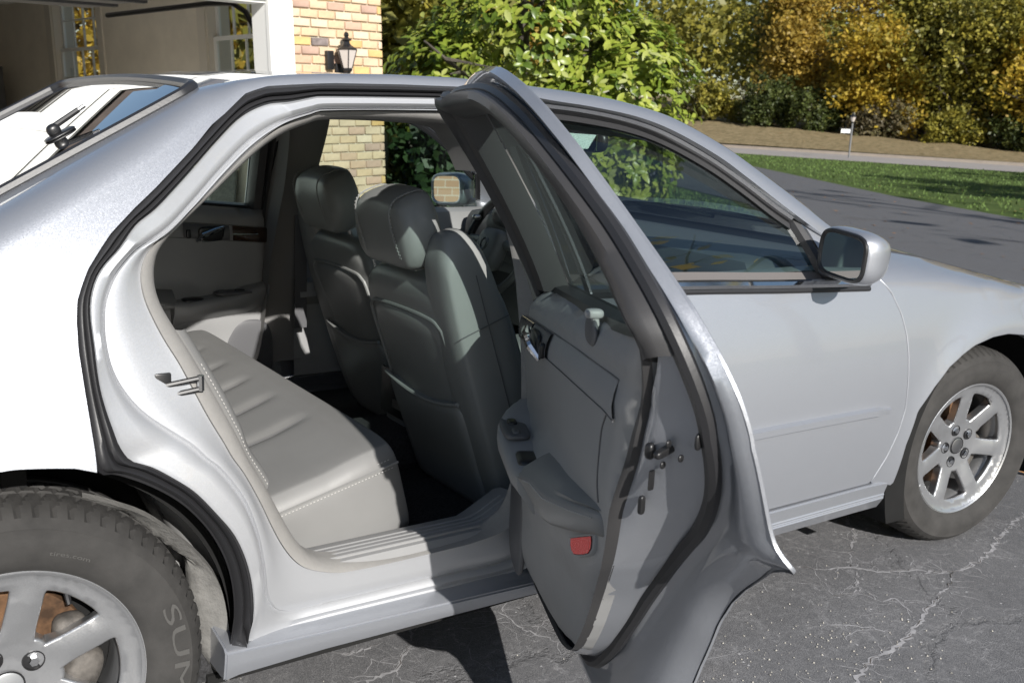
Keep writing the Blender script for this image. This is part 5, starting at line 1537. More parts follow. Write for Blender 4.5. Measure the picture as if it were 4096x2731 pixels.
for x, z, o in _te:          # rear edge of the trim, set in towards the hinge so that the metal face slopes
    k = .085 * ip(z, [.36, .45, .55, .64, .72, .80, .88, .96, 1.0, 1.045, 1.065], [0, .2, .3, .35, .5, .85, 1, 1, .75, .3, 0])
    TEDGE.append((x + k, 1.3285 - (1.3285 - z) * (x + k + 1.03) / (x + 1.03), o - .227 * k))
TRIM = [(1.05, 1.306, .115), (.98, 1.316, .105), (.82, 1.328, .075), (.72, 1.318, .062), (.64, 1.296, .056), (.56, 1.264, .056), (.48, 1.225, .056), (.40, 1.178, .060), (.33, 1.125, .070), (.27, 1.088, .080), *TEDGE, (.67, .352, .128), (.75, .328, .122), (.9, .315, .120), (1.02, .32, .125), (1.07, .36, .13), (1.085, .6, .14), (1.085, .93, .125), (1.072, 1.15, .118)]
e0 = by_angle_d(E0); es = by_angle_d(SEAL); et = by_angle_d(TRIM)
def dpt(x, z, o): return (x, -(yflare(x, z) - o), z)
def dxyo(A): return np.array([dpt(x, z, o) for x, z, o in A])
def dmix(A, B, t, do=0.0):
    Q = A * (1 - t) + B * t; Q[:, 2] += do; return Q
# trim panel stations
def trim_sec(x):
    l0 = (ipx(x, (1.1, .961), (.6, 1.008), (.22, 1.051), (.16, 1.058)), ipx(x, (1.1, .092), (.6, .082), (.22, .080)))
    l1 = (ipx(x, (1.1, .907), (.75, .934), (.33, .966), (.2, .975)), ipx(x, (1.1, .155), (.75, .135), (.33, .121), (.2, .108)))
    l2 = (ipx(x, (1.08, .855), (.8, .88), (.38, .904), (.2, .92)), ipx(x, (1.08, .176), (.8, .165), (.38, .146), (.2, .128)))
    s1 = (l0[0] * .72 + l1[0] * .28 + .006, l0[1] * .60 + l1[1] * .40)
    s2 = (l0[0] * .35 + l1[0] * .65 + .004, l0[1] * .15 + l1[1] * .85)
    m1 = (.80, ipx(x, (1.1, .186), (.8, .176), (.4, .170), (.26, .16), (.2, .14)))
    l3 = (ipx(x, (1.08, .718), (.6, .730), (.42, .745)), ipx(x, (1.08, .193), (.8, .188), (.6, .186), (.42, .176), (.3, .166)))
    m2 = (.64, ipx(x, (1.12, .20), (.95, .225), (.8, .236), (.7, .230), (.62, .220), (.52, .197), (.446, .179), (.42, .174)))
    m3 = (.52, ipx(x, (1.12, .19), (.95, .215), (.8, .212), (.72, .2), (.66, .180), (.6, .172), (.5, .168)))
    m4 = (.42, ipx(x, (1.12, .18), (.95, .20), (.8, .185), (.7, .162), (.6, .152)))
    bt = (.33, ipx(x, (1.12, .14), (.95, .142), (.8, .135), (.6, .13)))
    P = [l0, s1, s2, l1, ((l1[0] + l2[0]) / 2, (l1[1] + l2[1]) / 2 + .003), l2, m1, l3, m2, m3, m4, bt]
    return cat(P, 5)

def rear_door(mir):
    hinge = Vector((HX, HY * (-1 if mir else 1), 0))
    def place(o, top=False):
        me = o.data
        for v in me.vertices: v.co -= hinge
        return o
    skin = surf("rear_door", DO, lambda x, z: np.array((x, -yflare(x, z), z)), M_PAINT, None, holes=[HOLE], step=.024, bstep=.010, thick=.004, bev=.002, mir=mir)
    place(skin)
    skin.parent = car; skin.location = hinge
    if not mir: skin.rotation_euler = (0, 0, HA)
    kids = []
    def L(name, loops, mat, closed=False, sharp=45, flip=False):
        o = loft(name, loops, mat, None, closed=closed, sharp=sharp, mir=mir, flip=flip); kids.append(o); return o
    # inner pressing: hem, step, seal land, wall up to the trim
    low = np.concatenate([np.where(D_DEG > 143)[0], np.where(D_DEG < 8)[0]])
    ri = np.concatenate([np.where(D_DEG > 49)[0], np.where(D_DEG < 6)[0]])
    L("door_inner_panel", [dxyo(dmix(e0, es, t, d))[ri] for t, d in ((0, .006), (.10, .010), (.22, .016), (.36, .012), (.60, .0), (.78, -.012), (.92, -.014), (1.0, -.008))], M_PAINT, False, 50)
    tap = np.clip((np.where(D_DEG[low] < 90, 360, D_DEG[low]) - 143) / 17, 0, 1)
    low_k = low
    def dlow(t, do):
        Q = es * (1 - (t * 1.0)) + et * t; Q = Q.copy(); Q[:, 2] += do
        P_ = Q[low_k]; B_ = es[low_k].copy(); B_[:, 2] -= .008
        return dxyo(B_ + (P_ - B_) * tap[:, None])
    L("door_inner_panel", [dlow(0, -.008), dlow(.15, -.018), dlow(.35, -.008), dlow(.65, .012), dlow(.85, .010), dlow(1.0, 0)], M_PAINT, False, 50)
    up_i = np.concatenate([np.where(D_DEG > 350)[0], np.where(D_DEG < 157)[0]])
    L("window_frame", [dxyo(dmix(es, et, -.05, -.004))[up_i], dxyo(dmix(es, et, .12, .026))[up_i], dxyo(dmix(es, et, .45, .030))[up_i], dxyo(dmix(es, et, .75, .022))[up_i], dxyo(dmix(es, et, .95, .004))[up_i], dxyo(dmix(es, et, 1.04, -.006))[up_i], dxyo(dmix(es, et, 1.06, -.016))[up_i]], M_FRAME, False, 50)
    # black seal round the door
    mb = MB()
    P = dxyo(dmix(es, et, .02, .0))
    if mir: P = P * np.array((1, -1, 1))
    V, F = tubeg(P, .0125, 8, True); mb.add(V, F)
    kids.append(mb.build("door_seal", M_RUBBER))
    # trim panel: sections along the door, rounded over towards its rear, lower and front edges
    ed = np.array([(1.094, .955, .10), (1.096, .8, .15), (1.096, .6, .15), (1.092, .42, .14), (1.06, .335, .125), (1.0, .318, .122), (.9, .316, .12), (.82, .322, .12), (.75, .335, .122), (.68, .362, .130)] + [q for q in TEDGE[::-1]])
    top_ = [(x, ipx(x, (1.1, .961), (.6, 1.008), (.22, 1.051))) for x in np.linspace(.235, 1.09, 14)]
    EA, EB = ed[:-1], ed[1:]
    secs = {}
    def base_off(x, z):
        k = round(x * 400)
        if k not in secs: secs[k] = trim_sec(k / 400)
        q = secs[k]
        return float(np.interp(z, q[::-1, 0], q[::-1, 1]))
    def Ftrim(x, z):
        p = np.array((x, z)); ab = EB[:, :2] - EA[:, :2]
        t = np.clip(((p - EA[:, :2]) * ab).sum(1) / ((ab ** 2).sum(1) + 1e-12), 0, 1)
        d = np.linalg.norm(EA[:, :2] + ab * t[:, None] - p, axis=1); i = int(d.argmin())
        oe = EA[i, 2] + (EB[i, 2] - EA[i, 2]) * t[i]
        w_ = min(1.0, d[i] / .045)
        o = oe + (base_off(x, z) - oe) * math.sqrt(max(0, 1 - (1 - w_) ** 2))
        return np.array(dpt(x, z, o))
    tp = surf("trim_panel", [tuple(q[:2]) for q in ed] + top_, Ftrim, M_PLASTIC, None, step=.016, bstep=.010, ref=(0, 1, 0), thick=.02, mir=mir)
    kids.append(tp)
    # edge closing between the trim panel and the metal
    L("trim_edge", [dxyo(dmix(es, et, .97, .0))[low], dxyo(dmix(es, et, 1.0, .012))[low], dxyo(dmix(es, et, 1.08, .010))[low], dxyo(dmix(es, et, 1.12, .0))[low]], M_FRAME, False, 50)
    # decor strip between the two lines
    def strip(name, x0, x1, mat, lift, a=0.04, b=.96, n=8):
        rows = []
        for x in np.linspace(x0, x1, n):
            l1z = ipx(x, (1.1, .907), (.75, .934), (.33, .966)); l2z = ipx(x, (1.08, .855), (.8, .88), (.38, .904))
            l1o = ipx(x, (1.1, .155), (.75, .135), (.33, .121)); l2o = ipx(x, (1.08, .176), (.8, .165), (.38, .146))
            rr = []
            for t, lf in ((a, -.004), (a, lift * .7), (a + .04, lift), (.35, lift + .003), (.65, lift + .003), (b - .04, lift), (b, lift * .7), (b, -.004)):
                rr.append(dpt(x, l1z * (1 - t) + l2z * t, l1o * (1 - t) + l2o * t + lf))
            rows.append(rr)
        return L(name, rows, mat, False, 40)
    strip("gloss_trim_strip", .965, 1.092, M_WOOD, .008)
    strip("handle_plate", .80, .955, M_PLASTIC2, .007)
    strip("decor_strip", .335, .795, M_PLASTIC, .0015)
    def seam(pts, r=.0011):
        mb = MB(); V, F = tubeg([dpt(*p) for p in pts], r, 5); mb.add([(v[0], -v[1] if mir else v[1], v[2]) for v in V], F); kids.append(mb.build("trim_seam", M_PLASTIC2))
    xx_ = np.linspace(.33, 1.08, 24)
    seam([(x, ipx(x, (1.1, .907), (.75, .934), (.33, .966)), ipx(x, (1.1, .155), (.75, .135), (.33, .121)) + .001) for x in xx_])
    seam([(x, ipx(x, (1.08, .855), (.8, .88), (.38, .904)), ipx(x, (1.08, .176), (.8, .165), (.38, .146)) + .001) for x in xx_])
    seam([(.333, .966, .122), (.338, .945, .128), (.35, .92, .137), (.372, .904, .146)])
    def tof(x, z):
        return base_off(x, z)
    seam([(x, z, tof(x, z) + .0005) for x, z in cat([(.372, .903), (.40, .87), (.415, .82), (.42, .78), (.42, .745)], 4)], .0016)
    mb = MB()
    def addp(V, F):
        mb.add([(v[0], -v[1] if mir else v[1], v[2]) for v in V], F)
    cz_ = .893
    V, F = pillow((.085, .012, .046), 4, 6, loc=dpt(.89, cz_, .170)); addp(V, F)
    kids.append(mb.build("handle_cup", M_BLACK))
    mb = MB(); V, F = tubeg([dpt(.93, cz_ + .022, .175), dpt(.90, cz_ + .012, .186), dpt(.86, cz_ - .004, .186), dpt(.845, cz_ - .026, .176)], [.004, .009, .009, .006], 8); addp(V, F)
    V, F = tubeg([dpt(.932, cz_ + .022, .172), dpt(.925, cz_ - .022, .176), dpt(.86, cz_ - .026, .176)], .0035, 6); addp(V, F)
    kids.append(mb.build("door_handle", M_CHROME))
    mb = MB(); V, F = pillow((.016, .012, .030), 4, 5, loc=dpt(.815, .893, .170)); addp(V, F)
    kids.append(mb.build("lock_switch", M_BLACK))
    # shoulder knob
    mb = MB(); V, F = pillow((.022, .030, .016), 3, 5, loc=dpt(.50, 1.028, .098)); addp(V, F)
    V, F = tubeg([dpt(.50, 1.024, .098), dpt(.49, .99, .112)], [.006, .008], 8); addp(V, F)
    kids.append(mb.build("shoulder_knob", plain("pale_grey_plastic", (.34, .335, .33), .5)))
    mb = MB(); V, F = pillow((.075, .012, .045), 2.5, 6, loc=dpt(.51, .998, .112)); addp(V, F)
    kids.append(mb.build("knob_recess", M_PLASTIC2))
    # armrest
    rows = []
    for x in [1.088, 1.075, 1.05, 1.0, .95, .9, .85, .8, .75]:
        zt = ipx(x, (1.12, .716), (1.0, .698), (.95, .686), (.8, .668), (.75, .672)); oo = ipx(x, (1.12, .20), (1.1, .214), (1.05, .245), (1.0, .265), (.95, .274), (.8, .269), (.75, .262))
        oi = ipx(x, (1.08, .185), (.8, .18)); zl = ipx(x, (1.12, .68), (1.0, .64), (.85, .628), (.75, .62)); ub = ipx(x, (1.1, .2), (.9, .22), (.75, .23))
        rows.append([dpt(x, zt + .010, oi), dpt(x, zt + .008, oi * .5 + oo * .5), dpt(x, zt + .004, oo - .016), dpt(x, zt - .002, oo - .005), dpt(x, zt - .012, oo), dpt(x, (zt + zl) / 2 - .01, oo - .002), dpt(x, zl, oo - .012), dpt(x, zl - .03, ub)])
    rows = [[dpt(1.097, p[2] * .3 + .7 * .69, .19) for p in rows[0]]] + rows + [[dpt(.742, p[2], max(.15, (yflare(.742, p[2]) + p[1]) - .05)) for p in rows[-1]]]
    L("armrest", rows, M_PLASTIC, False, 60)
    rows = []
    xs2 = [.765, .76, .74, .70, .66, .62, .58, .54, .50, .46, .43, .412, .404, .40]
    for x in xs2:
        zt = ipx(x, (.76, .672), (.68, .692), (.6, .694), (.5, .713), (.42, .731)); oo = ipx(x, (.76, .262), (.74, .258), (.68, .248), (.6, .238), (.5, .212), (.43, .188), (.41, .180), (.40, .172))
        oi = ipx(x, (.8, .18), (.42, .165), (.40, .16)); zi = ipx(x, (.8, .715), (.6, .728), (.42, .742)); zl = ipx(x, (.74, .654), (.64, .634), (.6, .634), (.5, .663), (.42, .690))
        sh = 1 if .402 < x < .763 else .72
        c_ = (zt + zl) / 2
        rr = [(zi, oi), (zi * .6 + zt * .4 + .003, oi * .6 + oo * .4), (zt * .85 + zi * .15 + .002, oo * .82 + oi * .18), (zt, oo - .010), (zt - .004, oo - .003), (zt - .012, oo), ((zt + zl) / 2, oo + .001), (zl + .006, oo - .001), (zl, oo - .006), (zl - .004, oo - .03)]
        rows.append([dpt(x, c_ + (z - c_) * sh, o * sh + .17 * (1 - sh)) for z, o in rr])
    arm = L("armrest_pad", rows, M_LEATHER, False, 60)
    # double stitching along the pad
    mb = MB()
    for dz, do in ((.004, -.016), (-.010, .0012)):
        line = [dpt(x, ipx(x, (.76, .672), (.68, .692), (.6, .694), (.5, .713), (.42, .731)) + dz - .003, ipx(x, (.76, .262), (.74, .258), (.68, .248), (.6, .238), (.5, .212), (.43, .188)) + do) for x in np.linspace(.72, .425, 60)]
        line = resamp(line, .0034)
        for i in range(0, len(line) - 1, 2):
            V, F = tubeg([line[i], line[i + 1]], .0011, 4); addp(V, F)
    kids.append(tag(mb.build("stitching", M_STITCH, smooth=False), kind="stuff"))
    # switch panel, pull cup
    mb = MB(); V, F = pillow((.13, .055, .014), 4, 6, loc=dpt(.955, .694, .236)); addp(V, F); kids.append(mb.build("switch_panel", M_PLASTIC2))
    mb = MB(); V, F = pillow((.035, .020, .010), 4, 5, loc=dpt(.975, .701, .238)); addp(V, F); kids.append(mb.build("window_switch", M_BLACK))
    mb = MB(); V, F = pillow((.03, .016, .012), 4, 5, loc=dpt(.915, .699, .238)); addp(V, F); kids.append(mb.build("ashtray_tab", M_PLASTIC2))
    mb = MB(); V, F = pillow((.075, .055, .03), 5, 5, loc=dpt(.82, .668, .225)); addp(V, F); kids.append(mb.build("pull_cup", M_BLACK))
    # speaker cover at the lower front
    mb = MB(); V, F = pillow((.17, .022, .24), (3, 3, 3), 8, loc=dpt(1.02, .47, .205)); addp(V, F); kids.append(mb.build("speaker_cover", M_PLASTIC2))
    # red reflector set in a raised frame
    def rect_pts(grow, lift):
        o = []
        for u, v in [(-1, 1), (-.5, 1.02), (0, 1.03), (.5, 1.02), (1, 1), (1.02, .4), (.95, -.4), (.7, -.9), (.3, -1), (-.2, -1), (-.65, -.88), (-.9, -.4), (-1, .3)]:
            uu, vv = u * grow, v * grow
            x = .4845 - .034 * uu; z = .6435 + .0145 * vv + .0165 * uu
            o.append(dpt(x, z, .1895 - uu * .0095 + .004 + lift))
        return o
    L("reflector_frame", [rect_pts(1.42, -.012), rect_pts(1.34, .0), rect_pts(1.10, .001), rect_pts(1.04, -.003)], M_PLASTIC, True, 60)
    V = rect_pts(1.02, .002); mb = MB(); addp(V, [list(range(len(V)))])
    kids.append(mb.build("red_reflector", M_RED, smooth=False))
    # glass, divider bar, belt seal
    V = [dpt(x, z, .026) for x, z in resamp(HOLE, .02, closed=True)]
    gl = surf("window_glass", [(.72 + (x - .72) * 1.012, 1.15 + (z - 1.15) * 1.02) for x, z in HOLE], lambda x, z: np.array((x, -(yside(x, z) - .048), z)), M_TINT, None, step=.08, bstep=.03, mir=mir)
    kids.append(gl)
    rows = [[dpt(x + d, z, o) for x, z in ((.352, 1.033), (.372, 1.09), (.398, 1.15), (.412, 1.185))] for d, o in ((-.014, .046), (-.012, .062), (.010, .062), (.012, .046))]
    L("divider_bar", rows, M_FRAME, False, 40)
    bl = [(1.07, .964), (.75, .992), (.5, 1.014), (.33, 1.036), (.25, 1.050)]
    rows = [[dpt(x, z + dz, o) for x, z in cat(bl, 4)] for dz, o in ((-.004, .092), (.010, .080), (.014, .060), (.016, .040), (.006, .030))]
    L("belt_seal", rows, M_RUBBER, False, 40)
    rows = [[dpt(x + dx, z, o) for x, z in cat([(1.055, .965), (1.046, 1.10), (1.034, 1.22), (1.012, 1.325)], 4)] for dx, o in ((.035, .10), (.02, .116), (-.002, .106), (-.010, .080), (-.010, .050))]
    L("front_window_channel", rows, M_FRAME, False, 40)
    # latch, bolts, bung, label and clip set on the sloping metal face of the rear edge
    sq = sorted([(z, x, o) for x, z, o in SEAL if x < .5 and z < 1.1 and o < .09]); tq = sorted([(z, x, o) for x, z, o in TEDGE])
    def onm(x, z, o):
        sx = np.interp(z, [q[0] for q in sq], [q[1] for q in sq]); so = np.interp(z, [q[0] for q in sq], [q[2] for q in sq]) + .014
        tx = np.interp(z, [q[0] for q in tq], [q[1] for q in tq]); to = np.interp(z, [q[0] for q in tq], [q[2] for q in tq]) + .022
        m_ = (to - so) / (tx - sx)
        k = (o - so - m_ * (x - sx)) / (m_ + .227)
        k = max(-.02, min(.07, k))
        return (x + k, 1.3285 - (1.3285 - z) * (x + k + 1.03) / (x + 1.03), o - .227 * k)
    def fix(name, size, e, p, zr=0, xr=0):
        V, F = pillow(size, e, 5, loc=dpt(*onm(*p)), rot=(Matrix.Rotation(R(zr), 3, 'Z') @ Matrix.Rotation(R(xr), 3, 'X')))
        kids.append(mk(name, [(v[0], -v[1] if mir else v[1], v[2]) for v in V], F, M_BLACK))
    fix("door_latch", (.012, .042, .012), 4, (.190, .908, .110), 33, -12)
    fix("latch_jaw", (.014, .014, .024), 3, (.199, .905, .130), 33)
    for p in ((.183, .920, .104), (.183, .900, .092), (.191, .888, .118)): fix("latch_bolt", (.005, .0110, .0110), 2.2, p, 33)
    fix("rubber_bung", (.007, .013, .024), 2.5, (.176, .925, .064), 33)
    fix("edge_label", (.002, .012, .030), 8, (.205, .862, .136), 33)
    fix("trim_clip", (.008, .010, .028), 5, (.235, .815, .150), 33)
    for o in kids:
        place(o); o.parent = skin
    return skin
dR = rear_door(False); tag(dR, "rear door swung wide open showing its grey inner panel")
dL = rear_door(True); tag(dL, "closed far-side rear door seen from inside")
# ------------------------------------------------------------------ cabin
def rowsurf(name, rows, mat, parent=car, **k): return loft(name, rows, mat, parent, **k)
# headliner
rows = []
for x in np.linspace(.12, 1.75, 18):
    xx = min(x, 1.2)
    z_ = ze(xx) if x < 1.2 else ip(x, [1.2, 1.415, 1.552, 1.68, 1.75], [1.392, 1.379, 1.357, 1.335, 1.322])
    rows.append([(x, y, z_ - .045 - .035 * (abs(y) / .62) ** 4) for y in np.linspace(-.60, .60, 13)])
rowsurf("headliner", rows, M_HEAD)
mb = MB(); mb.box((.98, -.79, .20), (2.35, .79, .285)); mb.box((.30, -.79, .20), (.98, .79, .285)); mb.box((.95, -.12, .28), (2.3, .12, .40), bev=.03)
mb.build("floor_carpet", M_CARPET, car, smooth=False)
mb = MB(); mb.box((2.30, -.80, .22), (2.36, .80, .93)); mb.build("firewall", M_DARK, car, smooth=False)
mb = MB(); mb.box((-.35, -.70, .885), (.14, .70, .905)); mb.build("parcel_shelf", plain("parcel_shelf_cloth", (.05, .052, .06), .95), car, smooth=False)
mb = MB(); mb.box((.02, -.78, .22), (.06, .78, .89)); mb.build("boot_bulkhead", M_DARK, car, smooth=False)
# floor mat and sill plate with ribs
mb = MB(); V, F = pillow((.42, .46, .02), (8, 8, 2), 8, loc=(1.17, -.45, .292)); mb.add(V, F); mb.build("floor_mat", M_CARPET, car)
sp = []
for y, z in ((-.845, .398), (-.83, .412), (-.80, .414), (-.72, .404), (-.69, .39), (-.685, .30)):
    sp.append([(x, y - .0 + .0 * x, z - .012 * min(1, max(0, (x - .9) / .2)) * 0 + ip(x, [.5, .6, 1.0, 1.1], [.03, 0, .0, .05])) for x in np.linspace(.50, 1.10, 24)])
slp = rowsurf("sill_plate", sp, M_PLASTIC, flip=True)
for k in range(4):
    y = -.815 + k * .022
    tube("sill_rib", [(x, y, .4145 - k * .0026 + ip(x, [.5, .6, 1.0, 1.1], [.03, 0, 0, .05])) for x in np.linspace(.60, 1.08, 16)], .0032, M_PLASTIC, slp, 6)

# rear bench: cushion with pleats, backrest
def cush(u, q):
    z = q.z; y = q.y
    if u.z > .2:
        w_ = max(0, min(1, (.235 - q.x) / .06)) * max(0, min(1, (q.x + .30) / .05))
        for yk in (.42, .22, .03, -.16, -.37):
            z -= .012 * math.exp(-abs((y - yk - .05 * (q.x)) / .016) ** 1.3) * w_
        z += .004 * w_
        z += .010 * max(0, min(1, (q.x - .12) / .1)) * (1 - max(0, (q.x - .26) / .1))
    return (q.x, y, z)
V, F = pillow((.62, 1.40, .235), (7, 16, 6), 92, cush, loc=(.575, 0, .402), rot=Matrix.Rotation(R(-14), 3, 'Y'))
bench = mk("rear_bench", V, F, M_LEATHER, car, True, 70)
Rb = Matrix.Translation((.575, 0, .402)) @ Matrix.Rotation(R(-14), 4, 'Y')
mb = MB()
for dz, dy in ((.006, .012), (-.010, .0)):
    line = resamp([Rb @ Vector((x, -.699 + dy, .088 + dz)) for x in np.linspace(-.16, .275, 40)], .0042)
    for i in range(0, len(line) - 1, 2): mb.tube([line[i], line[i + 1]], .0009, 4)
tag(mb.build("stitching", M_STITCH, bench, smooth=False), kind="stuff")
bv = np.array([(Rb.inverted() @ Vector(v))[:] for v in V])
for yk in (.42, .22, .03, -.16, -.37):
    pts = []
    for xq in np.linspace(-.24, .215, 26):
        k = (np.abs(bv[:, 0] - xq) < .008) & (np.abs(bv[:, 1] - yk - .05 * xq) < .010) & (bv[:, 2] > .03)
        if k.any(): pts.append(Rb @ Vector((xq, yk + .05 * xq, bv[k, 2].min() + .0005)))
    if len(pts) > 4: tube("cushion_seam", pts, .0016, M_PLASTIC2, bench, 5)
tube("cushion_piping", [Rb @ Vector((x, -.7005, .087)) for x in np.linspace(-.2, .285, 30)], .0028, M_LEATHER, bench, 6)
def backf(u, q):
    x = q.x
    if u.x > .2:
        for yk in (.45, .15, -.15, -.45): x -= .010 * math.exp(-((q.y - yk) / .012) ** 2)
    return (x, q.y, q.z)
V, F = pillow((.18, 1.50, .66), (7, 18, 8), 30, backf, loc=(.345, 0, .66), rot=Matrix.Rotation(R(-23.5), 3, 'Y'))
mk("rear_backrest", V, F, M_LEATHER, car, True, 70)
# front seats with belt towers on the outer side
def front_seat(x0, y0, sgn, lab):
    """sgn=-1 right seat (outer side towards -y)"""
    a = R(20)
    M = Matrix.Translation((x0, y0, .36)) @ Matrix.Rotation(-a, 4, 'Y')
    def add(name, geo, mat, parent, MM=M):
        V, F = geo
        return mk(name, [MM @ Vector(v) for v in V], F, mat, parent, True, 70)
    def bk(u, q):
        w_ = 1 - .10 * max(0, u.z) ** 3
        x = q.x + (.03 if u.x > 0 else .0) * (abs(u.y) ** 3)
        return (x, q.y * w_, q.z)
    seat = add("front_seat", pillow((.15, .50, .70), (5, 6, 7), 16, bk, loc=(.075, 0, .24)), M_LEATHER2, car)
    tag(seat, lab)
    def panel(u, q): return (q.x + .010 * abs(u.y) ** 2, q.y * (1 - .06 * u.z), q.z)
    add("back_panel", pillow((.030, .40, .56), (3, 7, 8), 12, panel, loc=(.002, .015 * -sgn, .215)), M_LEATHER2, seat)
    def pocket(u, q): return (q.x - .006 * (1 - u.y ** 2) * max(0, u.z), q.y, q.z - .03 * u.y ** 2 * max(0, u.z) * -1)
    pk = add("map_pocket", pillow((.030, .385, .31), (3, 8, 8), 12, pocket, loc=(-.008, .015 * -sgn, .095)), M_LEATHER2, seat)
    tube("pocket_edge", [M @ Vector((-.018 - .006 * (1 - t * t), .015 * -sgn + .19 * t, .247 + .028 * t * t)) for t in np.linspace(-1, 1, 20)], .006, M_LEATHER2, pk, 8)
    tube("panel_piping", [M @ Vector((.0, .015 * -sgn + p[0], .215 + p[1])) for p in cat([(-.195, -.2), (-.192, .2), (-.175, .268), (-.12, .283), (0, .287), (.12, .283), (.175, .268), (.192, .2), (.195, -.2)], 4)], .005, M_LEATHER2, seat, 6)
    def tow(u, q):
        k = 1 - .28 * max(0, u.z) ** 2
        return (q.x * k + .01 * u.z, q.y * (1 - .12 * max(0, u.z)), q.z)
    tw = add("belt_tower", pillow((.165, .150, .80), (3.4, 3.4, 5), 14, tow, loc=(.072, sgn * .182, .305)), M_LEATHER2, seat)
    tube("tower_seam", [M @ Vector((x, sgn * .2590 * (1 if z < .5 else 1 - .06 * (z - .5)), z)) for x, z in ((.075, .08), (.078, .3), (.082, .5), (.086, .60))], .0014, M_PLASTIC2, tw, 6)
    tube("tower_seam", [M @ Vector((x, sgn * .257, .47)) for x in np.linspace(.0, .145, 8)], .0014, M_PLASTIC2, tw, 6)
    def hr(u, q): return (q.x - .015 * u.y ** 2 + .012 * u.z, q.y * (1 - .10 * max(0, u.z)), q.z)
    h = add("headrest", pillow((.128, .305, .190), (2.7, 3.6, 2.7), 14, hr, loc=(.058, -sgn * .005, .705)), M_LEATHER2, seat)
    for yy in (-.07, .07): tube("headrest_post", [M @ Vector((.06, yy, .55)), M @ Vector((.06, yy, .66))], .007, M_STEEL, h, 8)
    for yy in (-.088, .088):
        ring = [M @ Vector((.058 + .0655 * math.copysign(abs(math.cos(t)) ** .62, math.cos(t)) - .015 * (yy / .142) ** 2, yy, .705 + .0945 * math.copysign(abs(math.sin(t)) ** .62, math.sin(t)))) for t in np.linspace(R(60), R(300), 40)]
        tube("headrest_seam", ring, .0016, M_LEATHER2, h, 5)
        mb = MB(); ln = resamp([p + Vector((0, .006 * (1 if yy > 0 else -1), 0)) for p in ring], .0045)
        for i in range(0, len(ln) - 1, 2): mb.tube([ln[i], ln[i + 1]], .0011, 4)
        tag(mb.build("stitching", plain("grey_stitching", (.3, .3, .29), .8), h, smooth=False), kind="stuff")
    Mc = Matrix.Translation((x0 + .31, y0, .415)) @ Matrix.Rotation(R(-5), 4, 'Y')
    add("seat_cushion", pillow((.56, .52, .18), (6, 6, 4), 14), M_LEATHER2, seat, Mc)
    mb = MB(); mb.box((x0 + .02, y0 - .22, .285), (x0 + .5, y0 + .22, .35), bev=.02); mb.build("seat_base", M_BLACK, seat)
    return seat
front_seat(1.195, -.365, -1, "front passenger seat nearest the open door")
front_seat(1.335, .365, 1, "driver's seat behind the steering wheel")
# centre console with rear vents, dashboard, steering wheel
mb = MB(); V, F = pillow((.75, .22, .36), (8, 5, 6), 10, loc=(1.58, 0, .44)); mb.add(V, F)
con = mb.build("centre_console", M_LEATHER2, car)
mb = MB(); mb.box((1.196, -.085, .42), (1.206, .085, .56), bev=.003); ca = mb.build("console_rear_panel", M_BLACK, con)
mb = MB(); mb.box((1.190, -.05, .45), (1.197, .0, .475)); mb.build("console_socket", M_STEEL, ca)
mb = MB(); V, F = pillow((.50, 1.56, .22), (4, 10, 4), 16, loc=(2.12, 0, .86)); mb.add(V, F)
V, F = pillow((.25, 1.5, .30), (4, 10, 4), 10, loc=(2.10, 0, .68)); mb.add(V, F)
dash = mb.build("dashboard", M_PLASTIC2, car)
mb = MB(); V, F = pillow((.25, .42, .10), (3, 3, 3), 10, loc=(1.98, .37, .955)); mb.add(V, F); mb.build("instrument_hood", M_PLASTIC2, dash)
mb = MB(); mb.box((1.865, -.15, .76), (1.90, .14, .80), bev=.005); mb.build("wood_dash_strip", M_WOOD, dash)
for dy in (-.20, .12, .62):
    mb = MB(); mb.box((1.865, dy, .80), (1.885, dy + .1, .86), bev=.008); mb.build("air_vent", M_BLACK, dash)
Ms = Matrix.Translation((1.80, .37, .875)) @ Matrix.Rotation(R(-90 + 24), 4, 'Y')
rim_ = [Ms @ Vector((.192 * math.cos(t), .192 * math.sin(t), 0)) for t in np.linspace(0, 2 * math.pi, 48, endpoint=False)]
sw = tube("steering_wheel", rim_, .0155, M_BLACK, car, 10, True)
V, F = pillow((.15, .135, .07), (4, 4, 3), 8); mk("airbag_hub", [Ms @ (v + Vector((-.03, 0, .02))) for v in V], F, M_LEATHER, sw)
tube("crest_ring", [Ms @ Vector((-.02 + .022 * math.cos(t), .019 * math.sin(t), .0565)) for t in np.linspace(R(20), R(340), 30)], .0022, M_STEEL, sw, 6)
mb = MB(); mb.add([Ms @ Vector(v) for v in ((-.032, -.010, .0575), (-.032, .008, .0575), (-.012, .012, .0575), (-.006, .0, .0575), (-.014, -.010, .0575))], [(0, 1, 2, 3, 4)]); mb.build("crest_shield", plain("crest_grey", (.12, .12, .12), .4), sw, smooth=False)
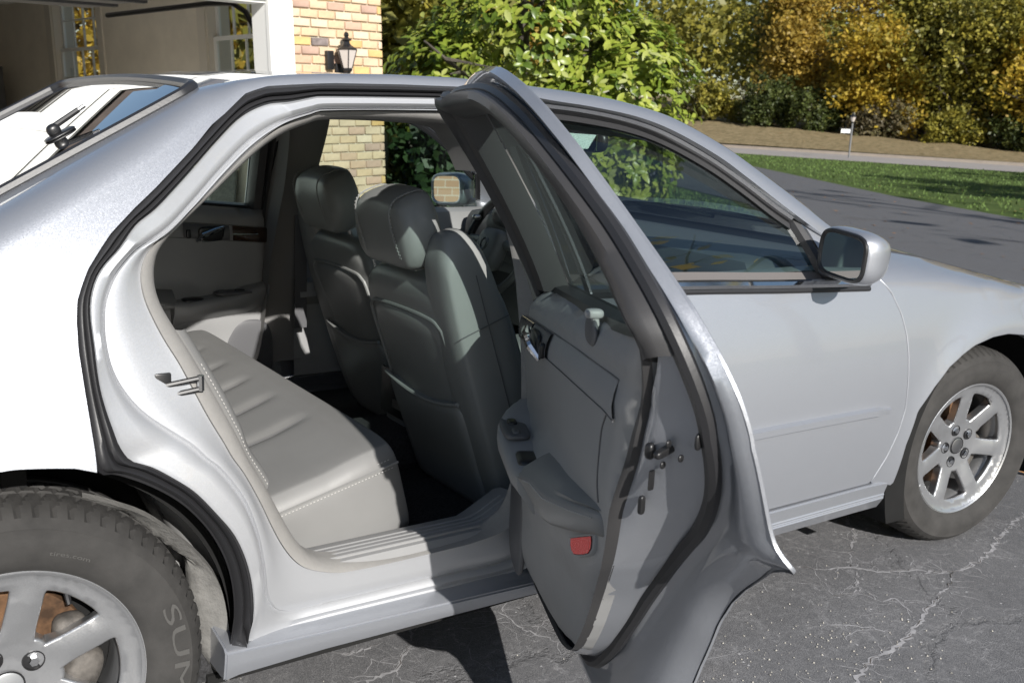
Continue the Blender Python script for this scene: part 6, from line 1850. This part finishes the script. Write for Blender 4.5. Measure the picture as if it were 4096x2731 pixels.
for a in (R(90), R(-90), R(180)):
    tube("wheel_spoke", [Ms @ Vector((.05 * math.cos(a), .05 * math.sin(a), .01)), Ms @ Vector((.185 * math.cos(a), .185 * math.sin(a), 0))], [.02, .012], M_LEATHER2, sw, 8)
mb = MB(); V, F = pillow((.035, .02, .02), 3, 4, loc=(1.79, .50, .955)); mb.add(V, F); mb.build("wheel_button", M_STEEL, sw)
tube("steering_column", [Ms @ Vector((0, 0, -.02)), Ms @ Vector((0, 0, -.30))], [.045, .06], M_PLASTIC2, sw, 12)
# rear-view mirror
mb = MB(); V, F = pillow((.05, .24, .075), (2.5, 4, 3), 8, loc=(1.86, 0, 1.255)); mb.add(V, F); im = mb.build("rear_view_mirror", M_BLACK, car)
tube("mirror_stem", [(1.87, 0, 1.27), (1.93, 0, 1.305)], .009, M_BLACK, im, 8)
mb = MB(); mb.box((1.832, -.105, 1.225), (1.8345, .105, 1.285)); mb.build("mirror_face", M_MIRROR, im, smooth=False)
# far-side front door: inner trim
rows = []
for x in (1.20, 1.24, 1.5, 1.8, 2.1, 2.2):
    rows.append([(x, prof(z) - o, z) for z, o in ((.955, .03), (.96, .07), (.945, .11), (.88, .13), (.86, .15), (.72, .16), (.71, .22), (.66, .23), (.62, .17), (.36, .15), (.33, .06))])
ft = loft("front_door_trim", rows, M_PLASTIC, fdL)
rows = [[(x, -(prof(z) - o), z) for z, o in ((.955, .03), (.96, .07), (.945, .11), (.88, .13), (.86, .15), (.72, .16), (.71, .22), (.66, .23), (.62, .17), (.36, .15), (.33, .06))] for x in (1.20, 1.24, 1.5, 1.8, 2.1, 2.2)]
loft("front_door_trim", rows, M_PLASTIC, fdR)
# seat belt on the far centre pillar
mb = MB(); mb.box((1.18, .655, .55), (1.225, .659, 1.2), M=Matrix.Translation((0, .06, 0)) @ Matrix.Shear('XZ', 4, (0, 0))); mb.build("seat_belt", M_PLASTIC2, car, smooth=False)
# underbody so that no light leaks up from below
mb = MB(); mb.box((.36, -.80, .195), (2.4, .80, .215)); mb.box((-.9, -.5, .22), (.36, .5, .26)); mb.box((2.4, -.5, .2), (3.7, .5, .26)); mb.build("underbody", M_DARK, car, smooth=False)
